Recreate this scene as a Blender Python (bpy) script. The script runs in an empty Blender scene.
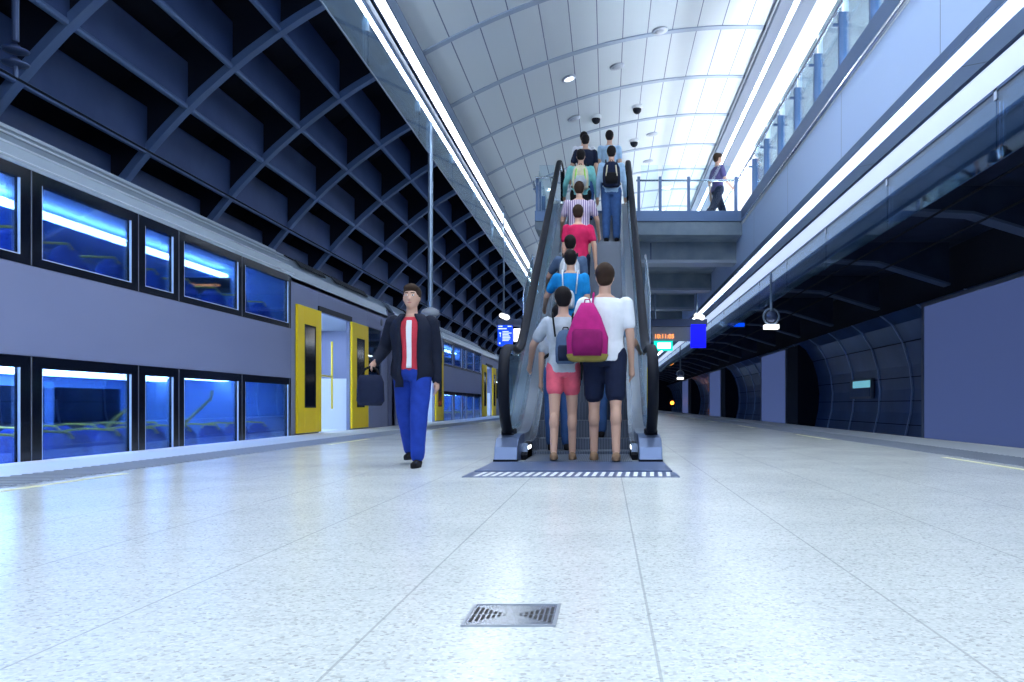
import bpy, bmesh, math, random
from mathutils import Vector, Matrix
random.seed(7)
S = bpy.context.scene
C = S.collection
PI = math.pi
R = math.radians

# ------------------------------------------------------------------ camera
cam_d = bpy.data.cameras.new('camera'); cam = bpy.data.objects.new('camera', cam_d); C.objects.link(cam)
cam.location = (0, 0, 0.53); cam.rotation_euler = (R(90), 0, 0)
cam_d.sensor_width = 36; cam_d.lens = 29.18
cam_d.shift_x = -0.0928; cam_d.shift_y = 0.0625
cam_d.clip_start = 0.05; cam_d.clip_end = 400
S.camera = cam
# ------------------------------------------------------------------ world, exposure
W = bpy.data.worlds.new('world'); S.world = W; W.use_nodes = True
bgn = W.node_tree.nodes['Background']
bgn.inputs[0].default_value = (0.36, 0.58, 1.0, 1); bgn.inputs[1].default_value = 0.55
S.view_settings.view_transform = 'Standard'; S.view_settings.look = 'None'
S.view_settings.gamma = 1; S.view_settings.use_curve_mapping = False
S.view_settings.exposure = 0.38
S.cycles.use_denoising = True
S.cycles.max_bounces = 8; S.cycles.diffuse_bounces = 3; S.cycles.glossy_bounces = 4
S.cycles.transparent_max_bounces = 24
S.cycles.sample_clamp_indirect = 6
S.cycles.caustics_reflective = False; S.cycles.caustics_refractive = False
# strengths of the lamps, added fills and soffit glow (built further down)
E_LEFT = 8; E_LEFT2 = 15; E_RIGHT = 7; E_WING = 0.72; E_COVE = 30; E_UP = 44; E_TRAIN = 19
FILL = []
def area(name, loc, rot, sx, sy, power, col):
    l = bpy.data.lights.new(name, 'AREA'); l.shape = 'RECTANGLE'; l.size = sx; l.size_y = sy
    l.energy = power; l.color = col
    o = bpy.data.objects.new(name, l); C.objects.link(o); o.location = loc; o.rotation_euler = rot
    return o
# added fill light behind the camera, no fitting of the hall
area('entrance_fill', (-0.3, -4.5, 6.6), (R(50), 0, 0), 5.0, 0.8, 150, (0.86, 0.95, 1.0))
# added round fill lamps under the vault, all out of view above
for dx_ in (-1.6, 0.2, 2.0):
    for dy_ in (-1.5, 1.5, 4.5, 7.5, 10.5):
        a_ = area('vault_fill', (dx_, dy_, 7.80 - .0486 * (dx_ - 2.6) ** 2 - .06), (0, 0, 0), .3, .3, 38, (0.86, 0.95, 1.0)); a_.data.shape = 'DISK'

# ------------------------------------------------------------------ materials
M = {}
def mat(name, col, rough=0.5, metal=0.0, emit=None, es=0.0, spec=0.5, coat=0.0):
    m = bpy.data.materials.new(name); m.use_nodes = True
    p = m.node_tree.nodes['Principled BSDF']
    p.inputs['Base Color'].default_value = (*col, 1); p.inputs['Roughness'].default_value = rough
    p.inputs['Metallic'].default_value = metal; p.inputs['Specular IOR Level'].default_value = spec
    p.inputs['Coat Weight'].default_value = coat
    if emit:
        p.inputs['Emission Color'].default_value = (*emit, 1); p.inputs['Emission Strength'].default_value = es
    M[name] = m
    return m
def nt(m): return m.node_tree.nodes, m.node_tree.links
def mottled(m, c1, c2, scale=6, detail=3, vec='Object', stretch=(1, 1, 1), bump=0.0):
    n, l = nt(m); p = n['Principled BSDF']
    tc = n.new('ShaderNodeTexCoord'); mp = n.new('ShaderNodeMapping'); mp.inputs['Scale'].default_value = stretch
    no = n.new('ShaderNodeTexNoise'); no.inputs['Scale'].default_value = scale; no.inputs['Detail'].default_value = detail
    r = n.new('ShaderNodeValToRGB'); r.color_ramp.elements[0].color = (*c1, 1); r.color_ramp.elements[1].color = (*c2, 1)
    r.color_ramp.elements[0].position = .35; r.color_ramp.elements[1].position = .65
    l.new(tc.outputs[vec], mp.inputs[0]); l.new(mp.outputs[0], no.inputs['Vector']); l.new(no.outputs[0], r.inputs[0])
    l.new(r.outputs[0], p.inputs['Base Color'])
    if bump:
        b = n.new('ShaderNodeBump'); b.inputs['Strength'].default_value = bump; b.inputs['Distance'].default_value = .01
        l.new(no.outputs[0], b.inputs['Height']); l.new(b.outputs[0], p.inputs['Normal'])
    return r
def mathn(n, l, op, a, b=None):
    x = n.new('ShaderNodeMath'); x.operation = op
    for i, v in enumerate((a, b)):
        if v is None: continue
        if isinstance(v, (int, float)): x.inputs[i].default_value = v
        else: l.new(v, x.inputs[i])
    return x.outputs[0]
def joint_mask(n, l, coord, off, step, width):
    v = mathn(n, l, 'ADD', coord, -off + width / 2 + step * 400)
    v = mathn(n, l, 'MODULO', v, step)
    return mathn(n, l, 'LESS_THAN', v, width)
def glass(name, tint, refl=0.06, rough=0.02, ior=1.45):
    m = bpy.data.materials.new(name); m.use_nodes = True; n, l = nt(m); n.clear()
    o = n.new('ShaderNodeOutputMaterial'); t = n.new('ShaderNodeBsdfTransparent'); t.inputs[0].default_value = (*tint, 1)
    g = n.new('ShaderNodeBsdfGlossy'); g.inputs['Roughness'].default_value = rough; g.inputs[0].default_value = (.85, .95, 1, 1)
    f = n.new('ShaderNodeFresnel'); f.inputs[0].default_value = ior
    a = mathn(n, l, 'ADD', f.outputs[0], refl); a = mathn(n, l, 'MINIMUM', a, 0.85)
    mx = n.new('ShaderNodeMixShader'); l.new(a, mx.inputs[0]); l.new(t.outputs[0], mx.inputs[1]); l.new(g.outputs[0], mx.inputs[2])
    l.new(mx.outputs[0], o.inputs[0]); M[name] = m; return m

# floor: terrazzo tiles
m = mat('terrazzo', (.7, .74, .8), .28, spec=.5)
n, l = nt(m); p = n['Principled BSDF']
geo = n.new('ShaderNodeNewGeometry'); sep = n.new('ShaderNodeSeparateXYZ'); l.new(geo.outputs['Position'], sep.inputs[0])
jx = joint_mask(n, l, sep.outputs[0], .105, .66, .007); jy = joint_mask(n, l, sep.outputs[1], 1.725, .33, .005)
jm = mathn(n, l, 'MAXIMUM', jx, mathn(n, l, 'MULTIPLY', jy, .6))
vo = n.new('ShaderNodeTexVoronoi'); vo.inputs['Scale'].default_value = 120; l.new(geo.outputs['Position'], vo.inputs['Vector'])
sv = n.new('ShaderNodeSeparateColor'); l.new(vo.outputs['Color'], sv.inputs[0])
sr = n.new('ShaderNodeValToRGB'); e = sr.color_ramp.elements
e[0].position = 0; e[0].color = (.48, .50, .50, 1); e[1].position = 1; e[1].color = (.86, .88, .89, 1)
x = e.new(.08); x.color = (.60, .63, .63, 1); x = e.new(.22); x.color = (.70, .745, .74, 1); x = e.new(.7); x.color = (.77, .815, .81, 1)
l.new(sv.outputs[0], sr.inputs[0])
no = n.new('ShaderNodeTexNoise'); no.inputs['Scale'].default_value = 1.3; no.inputs['Detail'].default_value = 5; l.new(geo.outputs['Position'], no.inputs['Vector'])
nr = n.new('ShaderNodeValToRGB'); nr.color_ramp.elements[0].position = .3; nr.color_ramp.elements[0].color = (.93, .935, .945, 1); nr.color_ramp.elements[1].position = .7; nr.color_ramp.elements[1].color = (1, 1, 1, 1)
l.new(no.outputs[0], nr.inputs[0])
mu = n.new('ShaderNodeMix'); mu.data_type = 'RGBA'; mu.blend_type = 'MULTIPLY'; mu.inputs[0].default_value = 1
l.new(sr.outputs[0], mu.inputs[6]); l.new(nr.outputs[0], mu.inputs[7])
mj = n.new('ShaderNodeMix'); mj.data_type = 'RGBA'; l.new(mathn(n, l, 'MULTIPLY', jm, .55), mj.inputs[0]); l.new(mu.outputs[2], mj.inputs[6]); mj.inputs[7].default_value = (.34, .36, .37, 1)
l.new(mj.outputs[2], p.inputs['Base Color'])
rr = mathn(n, l, 'ADD', mathn(n, l, 'MULTIPLY', no.outputs[0], .10), .17); l.new(rr, p.inputs['Roughness'])

# vault panels
m = mat('vault_panel', (.62, .68, .74), .55)
n, l = nt(m); p = n['Principled BSDF']; geo = n.new('ShaderNodeNewGeometry'); sep = n.new('ShaderNodeSeparateXYZ'); l.new(geo.outputs['Position'], sep.inputs[0])
jx = joint_mask(n, l, sep.outputs[0], -3.1 + .04, .48, .018)
mj = n.new('ShaderNodeMix'); mj.data_type = 'RGBA'; l.new(jx, mj.inputs[0]); mj.inputs[6].default_value = (.60, .655, .71, 1); mj.inputs[7].default_value = (.10, .14, .24, 1)
l.new(mj.outputs[2], p.inputs['Base Color'])

mat('vault_rib', (.30, .37, .50), .5)
mat('white_paint', (.80, .83, .88), .5)
mat('bulkhead_grey', (.10, .13, .19), .6)
mat('seat_edge', (.2, .4, .9), .5)
mat('concourse_wall', (.8, .84, .9), .5)
mat('coping', (.70, .76, .84), .45)
m = mat('tactile', (.33, .37, .45), .6)
mat('yellow_line', (.74, .74, .50), .6)
m = mat('fascia_panel', (.26, .36, .62), .42); n, l = nt(m); p = n['Principled BSDF']
geo = n.new('ShaderNodeNewGeometry'); sep = n.new('ShaderNodeSeparateXYZ'); l.new(geo.outputs['Position'], sep.inputs[0])
jx = joint_mask(n, l, sep.outputs[1], 1.1, 3.0, .014)
mj = n.new('ShaderNodeMix'); mj.data_type = 'RGBA'; l.new(jx, mj.inputs[0]); mj.inputs[6].default_value = (.42, .56, .86, 1); mj.inputs[7].default_value = (.10, .15, .3, 1); l.new(mj.outputs[2], p.inputs['Base Color'])
mat('dark_frame', (.07, .10, .20), .4, .3)
mat('kerb_metal', (.075, .135, .27), .4, .4)
mat('stainless', (.55, .60, .68), .25, 1.0)
mat('esc_base', (.13, .18, .32), .42, .6)
mat('brushed', (.42, .46, .54), .38, .9)
m = mat('concrete', (.22, .26, .34), .75); mottled(m, (.17, .23, .31), (.25, .32, .40), 2.5, 6, bump=.2)
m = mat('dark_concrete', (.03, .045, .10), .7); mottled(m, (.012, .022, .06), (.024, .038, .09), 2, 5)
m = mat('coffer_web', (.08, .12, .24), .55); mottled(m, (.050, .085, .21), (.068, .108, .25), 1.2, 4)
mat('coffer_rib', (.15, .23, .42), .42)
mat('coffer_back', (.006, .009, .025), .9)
m = mat('tunnel_panel', (.035, .07, .17), .3); mottled(m, (.025, .065, .18), (.045, .10, .26), 1.1, 3)
mat('tunnel_rib', (.45, .56, .78), .4)
mat('track_bed', (.03, .035, .05), .9)
mat('rail_steel', (.3, .3, .33), .3, 1.0)
mat('beam_lip', (.10, .14, .24), .5)
mat('baffle_frame', (.25, .33, .45), .35, .6)
mat('poster_blank', (.06, .08, .20), .6, emit=(.058, .088, .225), es=.62)
mat('poster_frame', (.16, .18, .24), .4, .3)
# train
m = mat('train_body', (.30, .33, .44), .52, .2); mottled(m, (.22, .25, .42), (.25, .28, .45), .8, 3, stretch=(1, .3, 1)); 
mat('train_black', (.004, .006, .014), .12, spec=.3)
mat('train_roof', (.36, .43, .52), .34, .5)
mat('roof_ridge', (.75, .82, .9), .3, .3)
mat('vent_black', (.01, .012, .02), .6)
mat('door_yellow', (1.0, .70, .0), .45)
mat('grab_yellow', (1, .80, .08), .35)
mat('window_trim', (.62, .74, .92), .3, .2)
m = mat('seat_blue', (.01, .05, .36), .7); mottled(m, (.010, .05, .42), (.03, .13, .62), 22, 2)
mat('lining', (.22, .40, .80), .6)
mat('lining_white', (.75, .83, .95), .5)
mat('rubber', (.006, .008, .016), .6, spec=.15)
mat('led_white', (1, 1, 1), .5, emit=(.90, .96, 1), es=E_LEFT)
mat('led_white2', (1, 1, 1), .5, emit=(.85, .93, 1), es=E_LEFT2)
mat('led_right', (1, 1, 1), .5, emit=(.84, .92, 1), es=E_RIGHT)
mat('wing_glow', (.9, .93, 1), .5, emit=(.58, .72, 1), es=E_WING)
mat('uplight_fill_glow', (1, 1, 1), .5, emit=(.88, .94, 1), es=E_UP)
mat('trough_dark', (.04, .06, .12), .6); mat('trough_mid', (.05, .08, .15), .7)
mat('cove_fill_glow', (1, 1, 1), .5, emit=(.88, .94, 1), es=E_COVE)
mat('led_train', (1, 1, 1), .5, emit=(.62, .80, 1), es=E_TRAIN)
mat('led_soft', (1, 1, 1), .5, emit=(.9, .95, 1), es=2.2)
mat('sign_blue', (.0, .02, .5), .4, emit=(.0, .06, .85), es=1.0)
mat('screen_blue', (.0, .0, .5), .4, emit=(.0, .0, .95), es=1.0)
mat('sign_white', (1, 1, 1), .4, emit=(1, .98, .95), es=1.4)
mat('sign_text', (1, 1, 1), .4, emit=(.7, .85, 1), es=.9)
mat('sign_green', (0, .5, .4), .4, emit=(.0, .75, .55), es=1.0)
mat('led_orange', (1, .3, .1), .4, emit=(1, .28, .06), es=2.2)
mat('signal_orange', (1, .3, .05), .4, emit=(1, .25, .02), es=6)
mat('sign_grey', (.35, .38, .45), .5)
mat('warning_yellow', (.85, .7, .02), .5)
glass('glass_clear', (.90, .96, .99), .01, ior=1.14)
glass('glass_train', (.66, .82, 1.0), .01, ior=1.22)
glass('glass_door', (.10, .18, .30), .06)
glass('glass_smoke', (.50, .64, .82), .05, .03)
glass('glass_left', (.74, .86, .96), .02, .05)
glass('glass_esc', (.60, .80, .88), .05)
# escalator step: comb grooves
m = mat('step_metal', (.2, .23, .3), .45, .6); n, l = nt(m); p = n['Principled BSDF']
tc = n.new('ShaderNodeTexCoord'); wv = n.new('ShaderNodeTexWave'); wv.inputs['Scale'].default_value = 18; l.new(tc.outputs['Object'], wv.inputs['Vector'])
r = n.new('ShaderNodeValToRGB'); r.color_ramp.elements[0].color = (.05, .06, .09, 1); r.color_ramp.elements[1].color = (.22, .26, .34, 1); l.new(wv.outputs[0], r.inputs[0]); l.new(r.outputs[0], p.inputs['Base Color'])
m = mat('plate_metal', (.12, .17, .32), .38, .5)
# people
mat('skin', (.60, .36, .27), .55); mat('skin_tan', (.46, .26, .18), .55)
mat('hair_black', (.010, .008, .010), .7, spec=.15); mat('hair_brown', (.035, .02, .014), .7, spec=.15); mat('hair_grey', (.25, .24, .25), .6)
mat('eye_white', (.8, .8, .8), .3); mat('iris', (.03, .02, .02), .3); mat('lip', (.45, .18, .16), .5)
def cloth(name, col, var=.82):
    m = mat(name, col, .85, spec=.2); mottled(m, tuple(c * var for c in col), col, 14, 4, bump=.25); return m
cloth('cloth_navy', (.012, .018, .05)); cloth('cloth_suit', (.012, .016, .035)); cloth('cloth_blue_trouser', (.015, .05, .36))
cloth('cloth_white', (.80, .83, .90), .94); cloth('cloth_grey', (.48, .53, .62)); cloth('cloth_coral', (.80, .13, .20))
cloth('cloth_magenta', (.48, .02, .20)); cloth('cloth_magenta_dark', (.25, .01, .12)); cloth('cloth_olive', (.30, .24, .06))
cloth('cloth_cyan', (.01, .26, .66)); cloth('cloth_teal', (.25, .66, .68)); cloth('cloth_sky', (.42, .62, .86)); cloth('cloth_denim', (.05, .12, .32))
cloth('cloth_crimson', (.62, .02, .11)); cloth('cloth_khaki', (.6, .5, .34)); cloth('cloth_cream', (.75, .70, .52)); cloth('cloth_purple', (.10, .08, .22))
cloth('cloth_lime', (.35, .75, .10)); cloth('cloth_black', (.010, .010, .014)); cloth('cloth_bluegrey', (.08, .13, .24)); cloth('cloth_red', (.62, .05, .08)); cloth('shoe_tan', (.35, .22, .14))
m = mat('cloth_stripe', (.5, .4, .6), .85); n, l = nt(m); p = n['Principled BSDF']
tc = n.new('ShaderNodeTexCoord'); wv = n.new('ShaderNodeTexWave'); wv.inputs['Scale'].default_value = 9; wv.inputs['Distortion'].default_value = .6; l.new(tc.outputs['Object'], wv.inputs['Vector'])
r = n.new('ShaderNodeValToRGB'); r.color_ramp.elements[0].color = (.16, .11, .30, 1); r.color_ramp.elements[1].color = (.72, .62, .74, 1); l.new(wv.outputs[0], r.inputs[0]); l.new(r.outputs[0], p.inputs['Base Color'])

# ------------------------------------------------------------------ mesh helpers
class MB:
    def __init__(s): s.b = bmesh.new()
    def quadbox(s, c):   # 8 corners: bottom 4 then top 4
        v = [s.b.verts.new(p) for p in c]
        for f in ((3, 2, 1, 0), (4, 5, 6, 7), (0, 1, 5, 4), (1, 2, 6, 5), (2, 3, 7, 6), (3, 0, 4, 7)): s.b.faces.new([v[i] for i in f])
    def box(s, x0, x1, y0, y1, z0, z1):
        s.quadbox([(x0, y0, z0), (x1, y0, z0), (x1, y1, z0), (x0, y1, z0), (x0, y0, z1), (x1, y0, z1), (x1, y1, z1), (x0, y1, z1)]); return s
    def prism(s, pts, y0, y1, axis='y'):   # closed profile in XZ (axis y) or YZ (axis x) extruded
        f = (lambda a, b, t: (a, t, b)) if axis == 'y' else (lambda a, b, t: (t, a, b))
        A = [s.b.verts.new(f(a, b, y0)) for a, b in pts]; B = [s.b.verts.new(f(a, b, y1)) for a, b in pts]
        k = len(pts)
        for i in range(k): s.b.faces.new((A[i], A[(i + 1) % k], B[(i + 1) % k], B[i]))
        s.b.faces.new(A[::-1]); s.b.faces.new(B); return s
    def band(s, inner, outer, y0, y1, axis='y'):   # thick ribbon between two open profiles, convex pieces
        for i in range(len(inner) - 1): s.prism([inner[i], inner[i + 1], outer[i + 1], outer[i]], y0, y1, axis)
        return s
    def tube(s, pts, r, n=10, cap=True, sq=None):
        P = [Vector(p) for p in pts]; rings = []
        up = None
        for i, p in enumerate(P):
            t = (P[min(i + 1, len(P) - 1)] - P[max(i - 1, 0)]).normalized()
            if up is None: up = Vector((0, 0, 1)) if abs(t.z) < .9 else Vector((1, 0, 0))
            a = t.cross(up).normalized(); b = a.cross(t).normalized(); up = b
            rr = r[i] if isinstance(r, (list, tuple)) else r
            sa, sb = sq or (1, 1)
            rings.append([s.b.verts.new(p + a * rr * sa * math.cos(2 * PI * k / n) + b * rr * sb * math.sin(2 * PI * k / n)) for k in range(n)])
        for A, B in zip(rings, rings[1:]):
            for k in range(n): s.b.faces.new((A[k], A[(k + 1) % n], B[(k + 1) % n], B[k]))
        if cap: s.b.faces.new(rings[0][::-1]); s.b.faces.new(rings[-1])
        return s
    def cap(s, p1, p2, r1, r2, n=14, sx=1.0):   # tapered limb with round ends
        p1 = Vector(p1); p2 = Vector(p2); t = (p2 - p1); L = t.length
        if L < 1e-5: t = Vector((0, 0, 1)); L = 1e-5
        t = t.normalized(); u = Vector((0, 1, 0)) if abs(t.y) < .8 else Vector((0, 0, 1))
        a = t.cross(u).normalized(); b = a.cross(t).normalized()
        prof = [(-r1 * math.cos(q), r1 * math.sin(q)) for q in (PI * .08, PI * .2, PI * .35, PI * .5)] + [(L + r2 * math.sin(q), r2 * math.cos(q)) for q in (0, PI * .15, PI * .3, PI * .42)]
        rings = [[s.b.verts.new(p1 + t * h + (a * math.cos(2 * PI * k / n) * sx + b * math.sin(2 * PI * k / n)) * rr) for k in range(n)] for h, rr in prof]
        for A, B in zip(rings, rings[1:]):
            for k in range(n): s.b.faces.new((A[k], A[(k + 1) % n], B[(k + 1) % n], B[k]))
        s.b.faces.new(rings[0][::-1]); s.b.faces.new(rings[-1]); return s
    def ell(s, c, rx, ry, rz, n=16, m=10):
        c = Vector(c); rings = []
        for i in range(1, m):
            q = PI * i / m
            rings.append([s.b.verts.new(c + Vector((rx * math.sin(q) * math.cos(2 * PI * k / n), ry * math.sin(q) * math.sin(2 * PI * k / n), -rz * math.cos(q)))) for k in range(n)])
        lo = s.b.verts.new(c - Vector((0, 0, rz))); hi = s.b.verts.new(c + Vector((0, 0, rz)))
        for A, B in zip(rings, rings[1:]):
            for k in range(n): s.b.faces.new((A[k], A[(k + 1) % n], B[(k + 1) % n], B[k]))
        for k in range(n):
            s.b.faces.new((lo, rings[0][(k + 1) % n], rings[0][k])); s.b.faces.new((hi, rings[-1][k], rings[-1][(k + 1) % n]))
        return s
    def loft(s, rings, n=20, arc=None, power=2.0):   # rings: (centre, rx, ry); arc=(a0,a1) leaves it open
        RR = []
        for c, rx, ry in rings:
            c = Vector(c); vs = []
            cnt = n if arc is None else n + 1
            for k in range(cnt):
                a = 2 * PI * k / n if arc is None else arc[0] + (arc[1] - arc[0]) * k / n
                ca, sa = math.cos(a), math.sin(a)
                ex = 2 / power
                vs.append(s.b.verts.new(c + Vector((rx * math.copysign(abs(ca) ** ex, ca), ry * math.copysign(abs(sa) ** ex, sa), 0))))
            RR.append(vs)
        for A, B in zip(RR, RR[1:]):
            for k in range(n if arc is None else n): 
                if arc is None: s.b.faces.new((A[k], A[(k + 1) % n], B[(k + 1) % n], B[k]))
                else: s.b.faces.new((A[k], A[k + 1], B[k + 1], B[k]))
        if arc is None: s.b.faces.new(RR[0][::-1]); s.b.faces.new(RR[-1])
        return s
    def lathe(s, prof, c=(0, 0, 0), n=20):
        c = Vector(c); RR = [[s.b.verts.new(c + Vector((r * math.cos(2 * PI * k / n), r * math.sin(2 * PI * k / n), z))) for k in range(n)] for r, z in prof]
        for A, B in zip(RR, RR[1:]):
            for k in range(n): s.b.faces.new((A[k], A[(k + 1) % n], B[(k + 1) % n], B[k]))
        s.b.faces.new(RR[0][::-1]); s.b.faces.new(RR[-1]); return s
def obj(name, mb, material, parent=None, world=False, smooth=False, bevel=0):
    bm = mb.b
    if world and parent is not None: bmesh.ops.translate(bm, verts=bm.verts, vec=-Vector(parent.location))
    bmesh.ops.recalc_face_normals(bm, faces=bm.faces)
    me = bpy.data.meshes.new(name); bm.to_mesh(me); bm.free()
    if smooth:
        for f in me.polygons: f.use_smooth = True
    me.materials.append(M[material])
    o = bpy.data.objects.new(name, me); C.objects.link(o)
    if parent is not None: o.parent = parent
    if bevel:
        b = o.modifiers.new('bevel', 'BEVEL'); b.width = bevel; b.segments = 2; b.limit_method = 'ANGLE'
    return o
def tag(o, label, cat=None, group=None, kind=None):
    if label: o['label'] = label
    if cat: o['category'] = cat
    if group: o['group'] = group
    if kind: o['kind'] = kind
    return o
def thing(name, label, cat, loc=(0, 0, 0), rz=0, group=None):
    o = bpy.data.objects.new(name, None); C.objects.link(o); o.location = loc; o.rotation_euler = (0, 0, rz)
    o.empty_display_size = .2
    return tag(o, label, cat, group)
def struct(name, mb, material, label=None, smooth=False, parent=None):
    o = obj(name, mb, material, parent, smooth=smooth)
    if parent is None:
        o['kind'] = 'structure'
        if label: o['label'] = label
    return o
YF = 112.0   # far end of the hall
YN = -6.0

# ------------------------------------------------------------------ floor and track beds
PL, PRX = -5.38, 5.02
FL = struct('floor', MB().box(PL, PRX, YN, YF, -.35, 0), 'terrazzo', 'polished pale terrazzo platform floor of rectangular tiles')
struct('trim_1', MB().box(PL - .02, PL + .22, YN, YF, -.30, .006), 'white_paint', 'white edge line of the left platform')
struct('trim_2', MB().box(PL + .22, -4.42, YN, YF, -.30, .004), 'coping', 'pale coping stone along the left platform edge')
struct('trim_3', MB().box(PRX - .14, PRX + .02, YN, YF, -.30, .006), 'white_paint', 'white edge line of the right platform')
struct('trim_4', MB().box(4.15, PRX - .14, YN, YF, -.30, .004), 'coping', 'pale coping stone along the right platform edge')
def tactile(name, x0, x1, label):
    b = MB(); b.box(x0, x1, YN, YF, -.02, .003)
    y = 3.0
    while y < 34:
        b.box(x0 + .02, x1 - .02, y, y + .045, .003, .010); y += .12
    o = obj(name, b, 'tactile'); o['kind'] = 'structure'; o['label'] = label; return o
tactile('trim_5', -4.42, -3.85, 'grey ribbed tactile warning strip along the left platform')
tactile('trim_6', 3.55, 4.15, 'grey ribbed tactile warning strip along the right platform')
b = MB()
for i in range(8): b.box(-3.75, -3.69, 4.6 + i * 6.5, 6.4 + i * 6.5, -.002, .003)
for i in range(8): b.box(3.38, 3.44, 6.2 + i * 6.5, 8.4 + i * 6.5, -.002, .003)
struct('trim_7', b, 'yellow_line', 'worn yellow queueing marks painted beside the tactile strips')
struct('trim_8', MB().box(-11, PL - .02, YN, YF, -1.5, -1.1), 'track_bed', 'dark ballast bed of the left track')
struct('trim_9', MB().box(PRX + .02, 10, YN, YF, -1.5, -1.1), 'track_bed', 'dark ballast bed of the right track')
for i, x in enumerate((5.85, 7.28)):
    b = MB().prism([(x - .07, -1.1), (x + .07, -1.1), (x + .02, -1.05), (x + .035, -.95), (x - .035, -.95), (x - .02, -1.05)], YN, YF)
    tag(obj('rail', b, 'rail_steel'), ('steel running rail of the right track, nearer the platform', 'steel running rail of the right track, nearer the tunnel wall')[i], 'rail', 'rails of the right track')

# ------------------------------------------------------------------ drain grate
g = thing('floor_drain', 'square steel floor drain with slots fanning into a bow-tie', 'drain', (-.237, 2.092, 0))
w, dd = .106, .100
fr = MB().box(-w, w, -dd, dd, -.004, .002)
obj('plate', fr, 'stainless', g)
b = MB()
for (x0, x1, y0, y1) in ((-w - .008, w + .008, -dd - .008, -dd), (-w - .008, w + .008, dd, dd + .008), (-w - .008, -w, -dd, dd), (w, w + .008, -dd, dd)): b.box(x0, x1, y0, y1, -.004, .0035)
obj('frame', b, 'brushed', g)
for sgn in (-1, 1):
    for k in range(7):
        xc = sgn * (.021 + k * .0126); h = .009 + k * .0108
        for (a, c) in ((-h, -.005), (.005, h)):
            obj('slot', MB().box(xc - .0038, xc + .0038, a, c, .0015, .0026), 'vent_black', g)

# ------------------------------------------------------------------ white vault over the platform and concourse
def vz(x): return 7.85 - .0486 * (x - 2.6) ** 2
xs = [-3.1 + i * .31 for i in range(20)]          # to 2.79
prof = [(x, vz(x)) for x in xs] + [(3.06, 7.84)]
out = [(x, z + .22) for x, z in prof]
VY0 = -1.0
VA = struct('ceiling', MB().band(prof, out, VY0, YF), 'vault_panel', 'curved white panelled vault over the platform')
for i in range(24):
    y = 4.0 + 2.41 * i
    inn = [(x, z - .02) for x, z in prof]; ou = [(x, z + .002) for x, z in prof]
    b = MB().band(inn, ou, y - .075, y + .075)
    obj('rib', b, 'vault_rib', VA)
# concourse ceiling to the right of the vault with two duct bands
CE = struct('ceiling_concourse', MB().box(3.06, 5.6, VY0, YF, 7.78, 7.95), 'white_paint', 'white ceiling over the upper concourse')
struct('wall_concourse', MB().box(5.4, 5.6, VY0, YF, 4.2, 7.8), 'concourse_wall', 'bright white side wall of the upper concourse')
for nm, x0, x1, lab in (('linear_bulkhead', 3.03, 3.29, 'grey linear bulkhead under the concourse ceiling, nearer the vault'), ('linear_bulkhead', 3.40, 3.68, 'grey linear bulkhead under the concourse ceiling, nearer the side wall')):
    r_ = thing(nm, lab, 'bulkhead', (x0, 10, 7.5), 0, 'grey bulkheads flanking the concourse light')
    obj('casing', MB().prism([(x0, 7.62), (x0 + .02, 7.59), (x1 - .02, 7.59), (x1, 7.62), (x1, 7.66), (x0, 7.66)], VY0, YF), 'bulkhead_grey', r_, world=True)
r_ = tag(obj('strip_light', MB().box(3.27, 3.42, VY0, YF, 7.665, 7.70), 'led_right'), 'bright linear light between two grey bulkheads high above the concourse', 'light')
r_ = thing('uplight_fill', 'added uplight trough hidden behind the concourse kerb, brightening the vault', 'light', (3.2, 10, 4.4))  # added out of view, whitens the right part of the vault
obj('trough', MB().prism([(3.05, 4.40), (3.35, 4.40), (3.35, 4.5), (3.30, 4.45), (3.10, 4.45), (3.05, 4.5)], 3, YF), 'trough_dark', r_, world=True)
obj('lamp', MB().box(3.12, 3.28, 3, 90, 4.45, 4.465), 'uplight_fill_glow', r_, world=True)
# added cove uplight on the concourse side wall, hidden by the fascia
r_ = thing('cove_fill', 'added long uplight on the concourse side wall, out of view, brightening the ceiling', 'light', (5.3, 10, 4.9))
obj('trough', MB().prism([(5.15, 4.80), (5.40, 4.74), (5.40, 4.80), (5.18, 4.86)], 0, YF), 'stainless', r_, world=True)
obj('lamp', MB().box(5.22, 5.34, 0, 90, 4.87, 4.89), 'cove_fill_glow', r_, world=True)

# ceiling downlights and dome cameras on the vault
def on_vault(px, py):
    a = (px - 607) / 830; c = (405 - py) / 830
    d = 20.0
    for _ in range(40): d = (vz(a * d) - .53) / c
    return a * d, d
DL = [(569, 78, 1), (617, 66, 0), (574, 118, 0), (652, 134, 0), (648, 161, 0), (660, 30, 0)]
lbs = ['lit round downlight set in the white vault', 'unlit round downlight beside the lit one on the vault', 'unlit round downlight left of the nearest dome camera row, above the escalator heads',
       'unlit round downlight on the vault right of the far dome camera', 'farthest round downlight on the vault, low above the balcony', 'nearest unlit round downlight, high on the vault']
for (px_, py_, lit), lb in zip(DL, lbs):
    x, d = on_vault(px_, py_); z = vz(x); 
    t = thing('downlight', lb, 'light', (x, d, z - .02), 0, 'round lights in the vault')
    t.rotation_euler = (0, math.atan(2 * .0486 * (x - 2.6)), 0)
    obj('ring', MB().lathe([(.11, .03), (.155, .02), (.155, -.006), (.11, -.008)]), 'brushed', t, smooth=True)
    obj('lens', MB().lathe([(.108, 0), (.10, -.012), (.05, -.02)]), 'led_soft' if lit else 'sign_grey', t, smooth=True)
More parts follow.
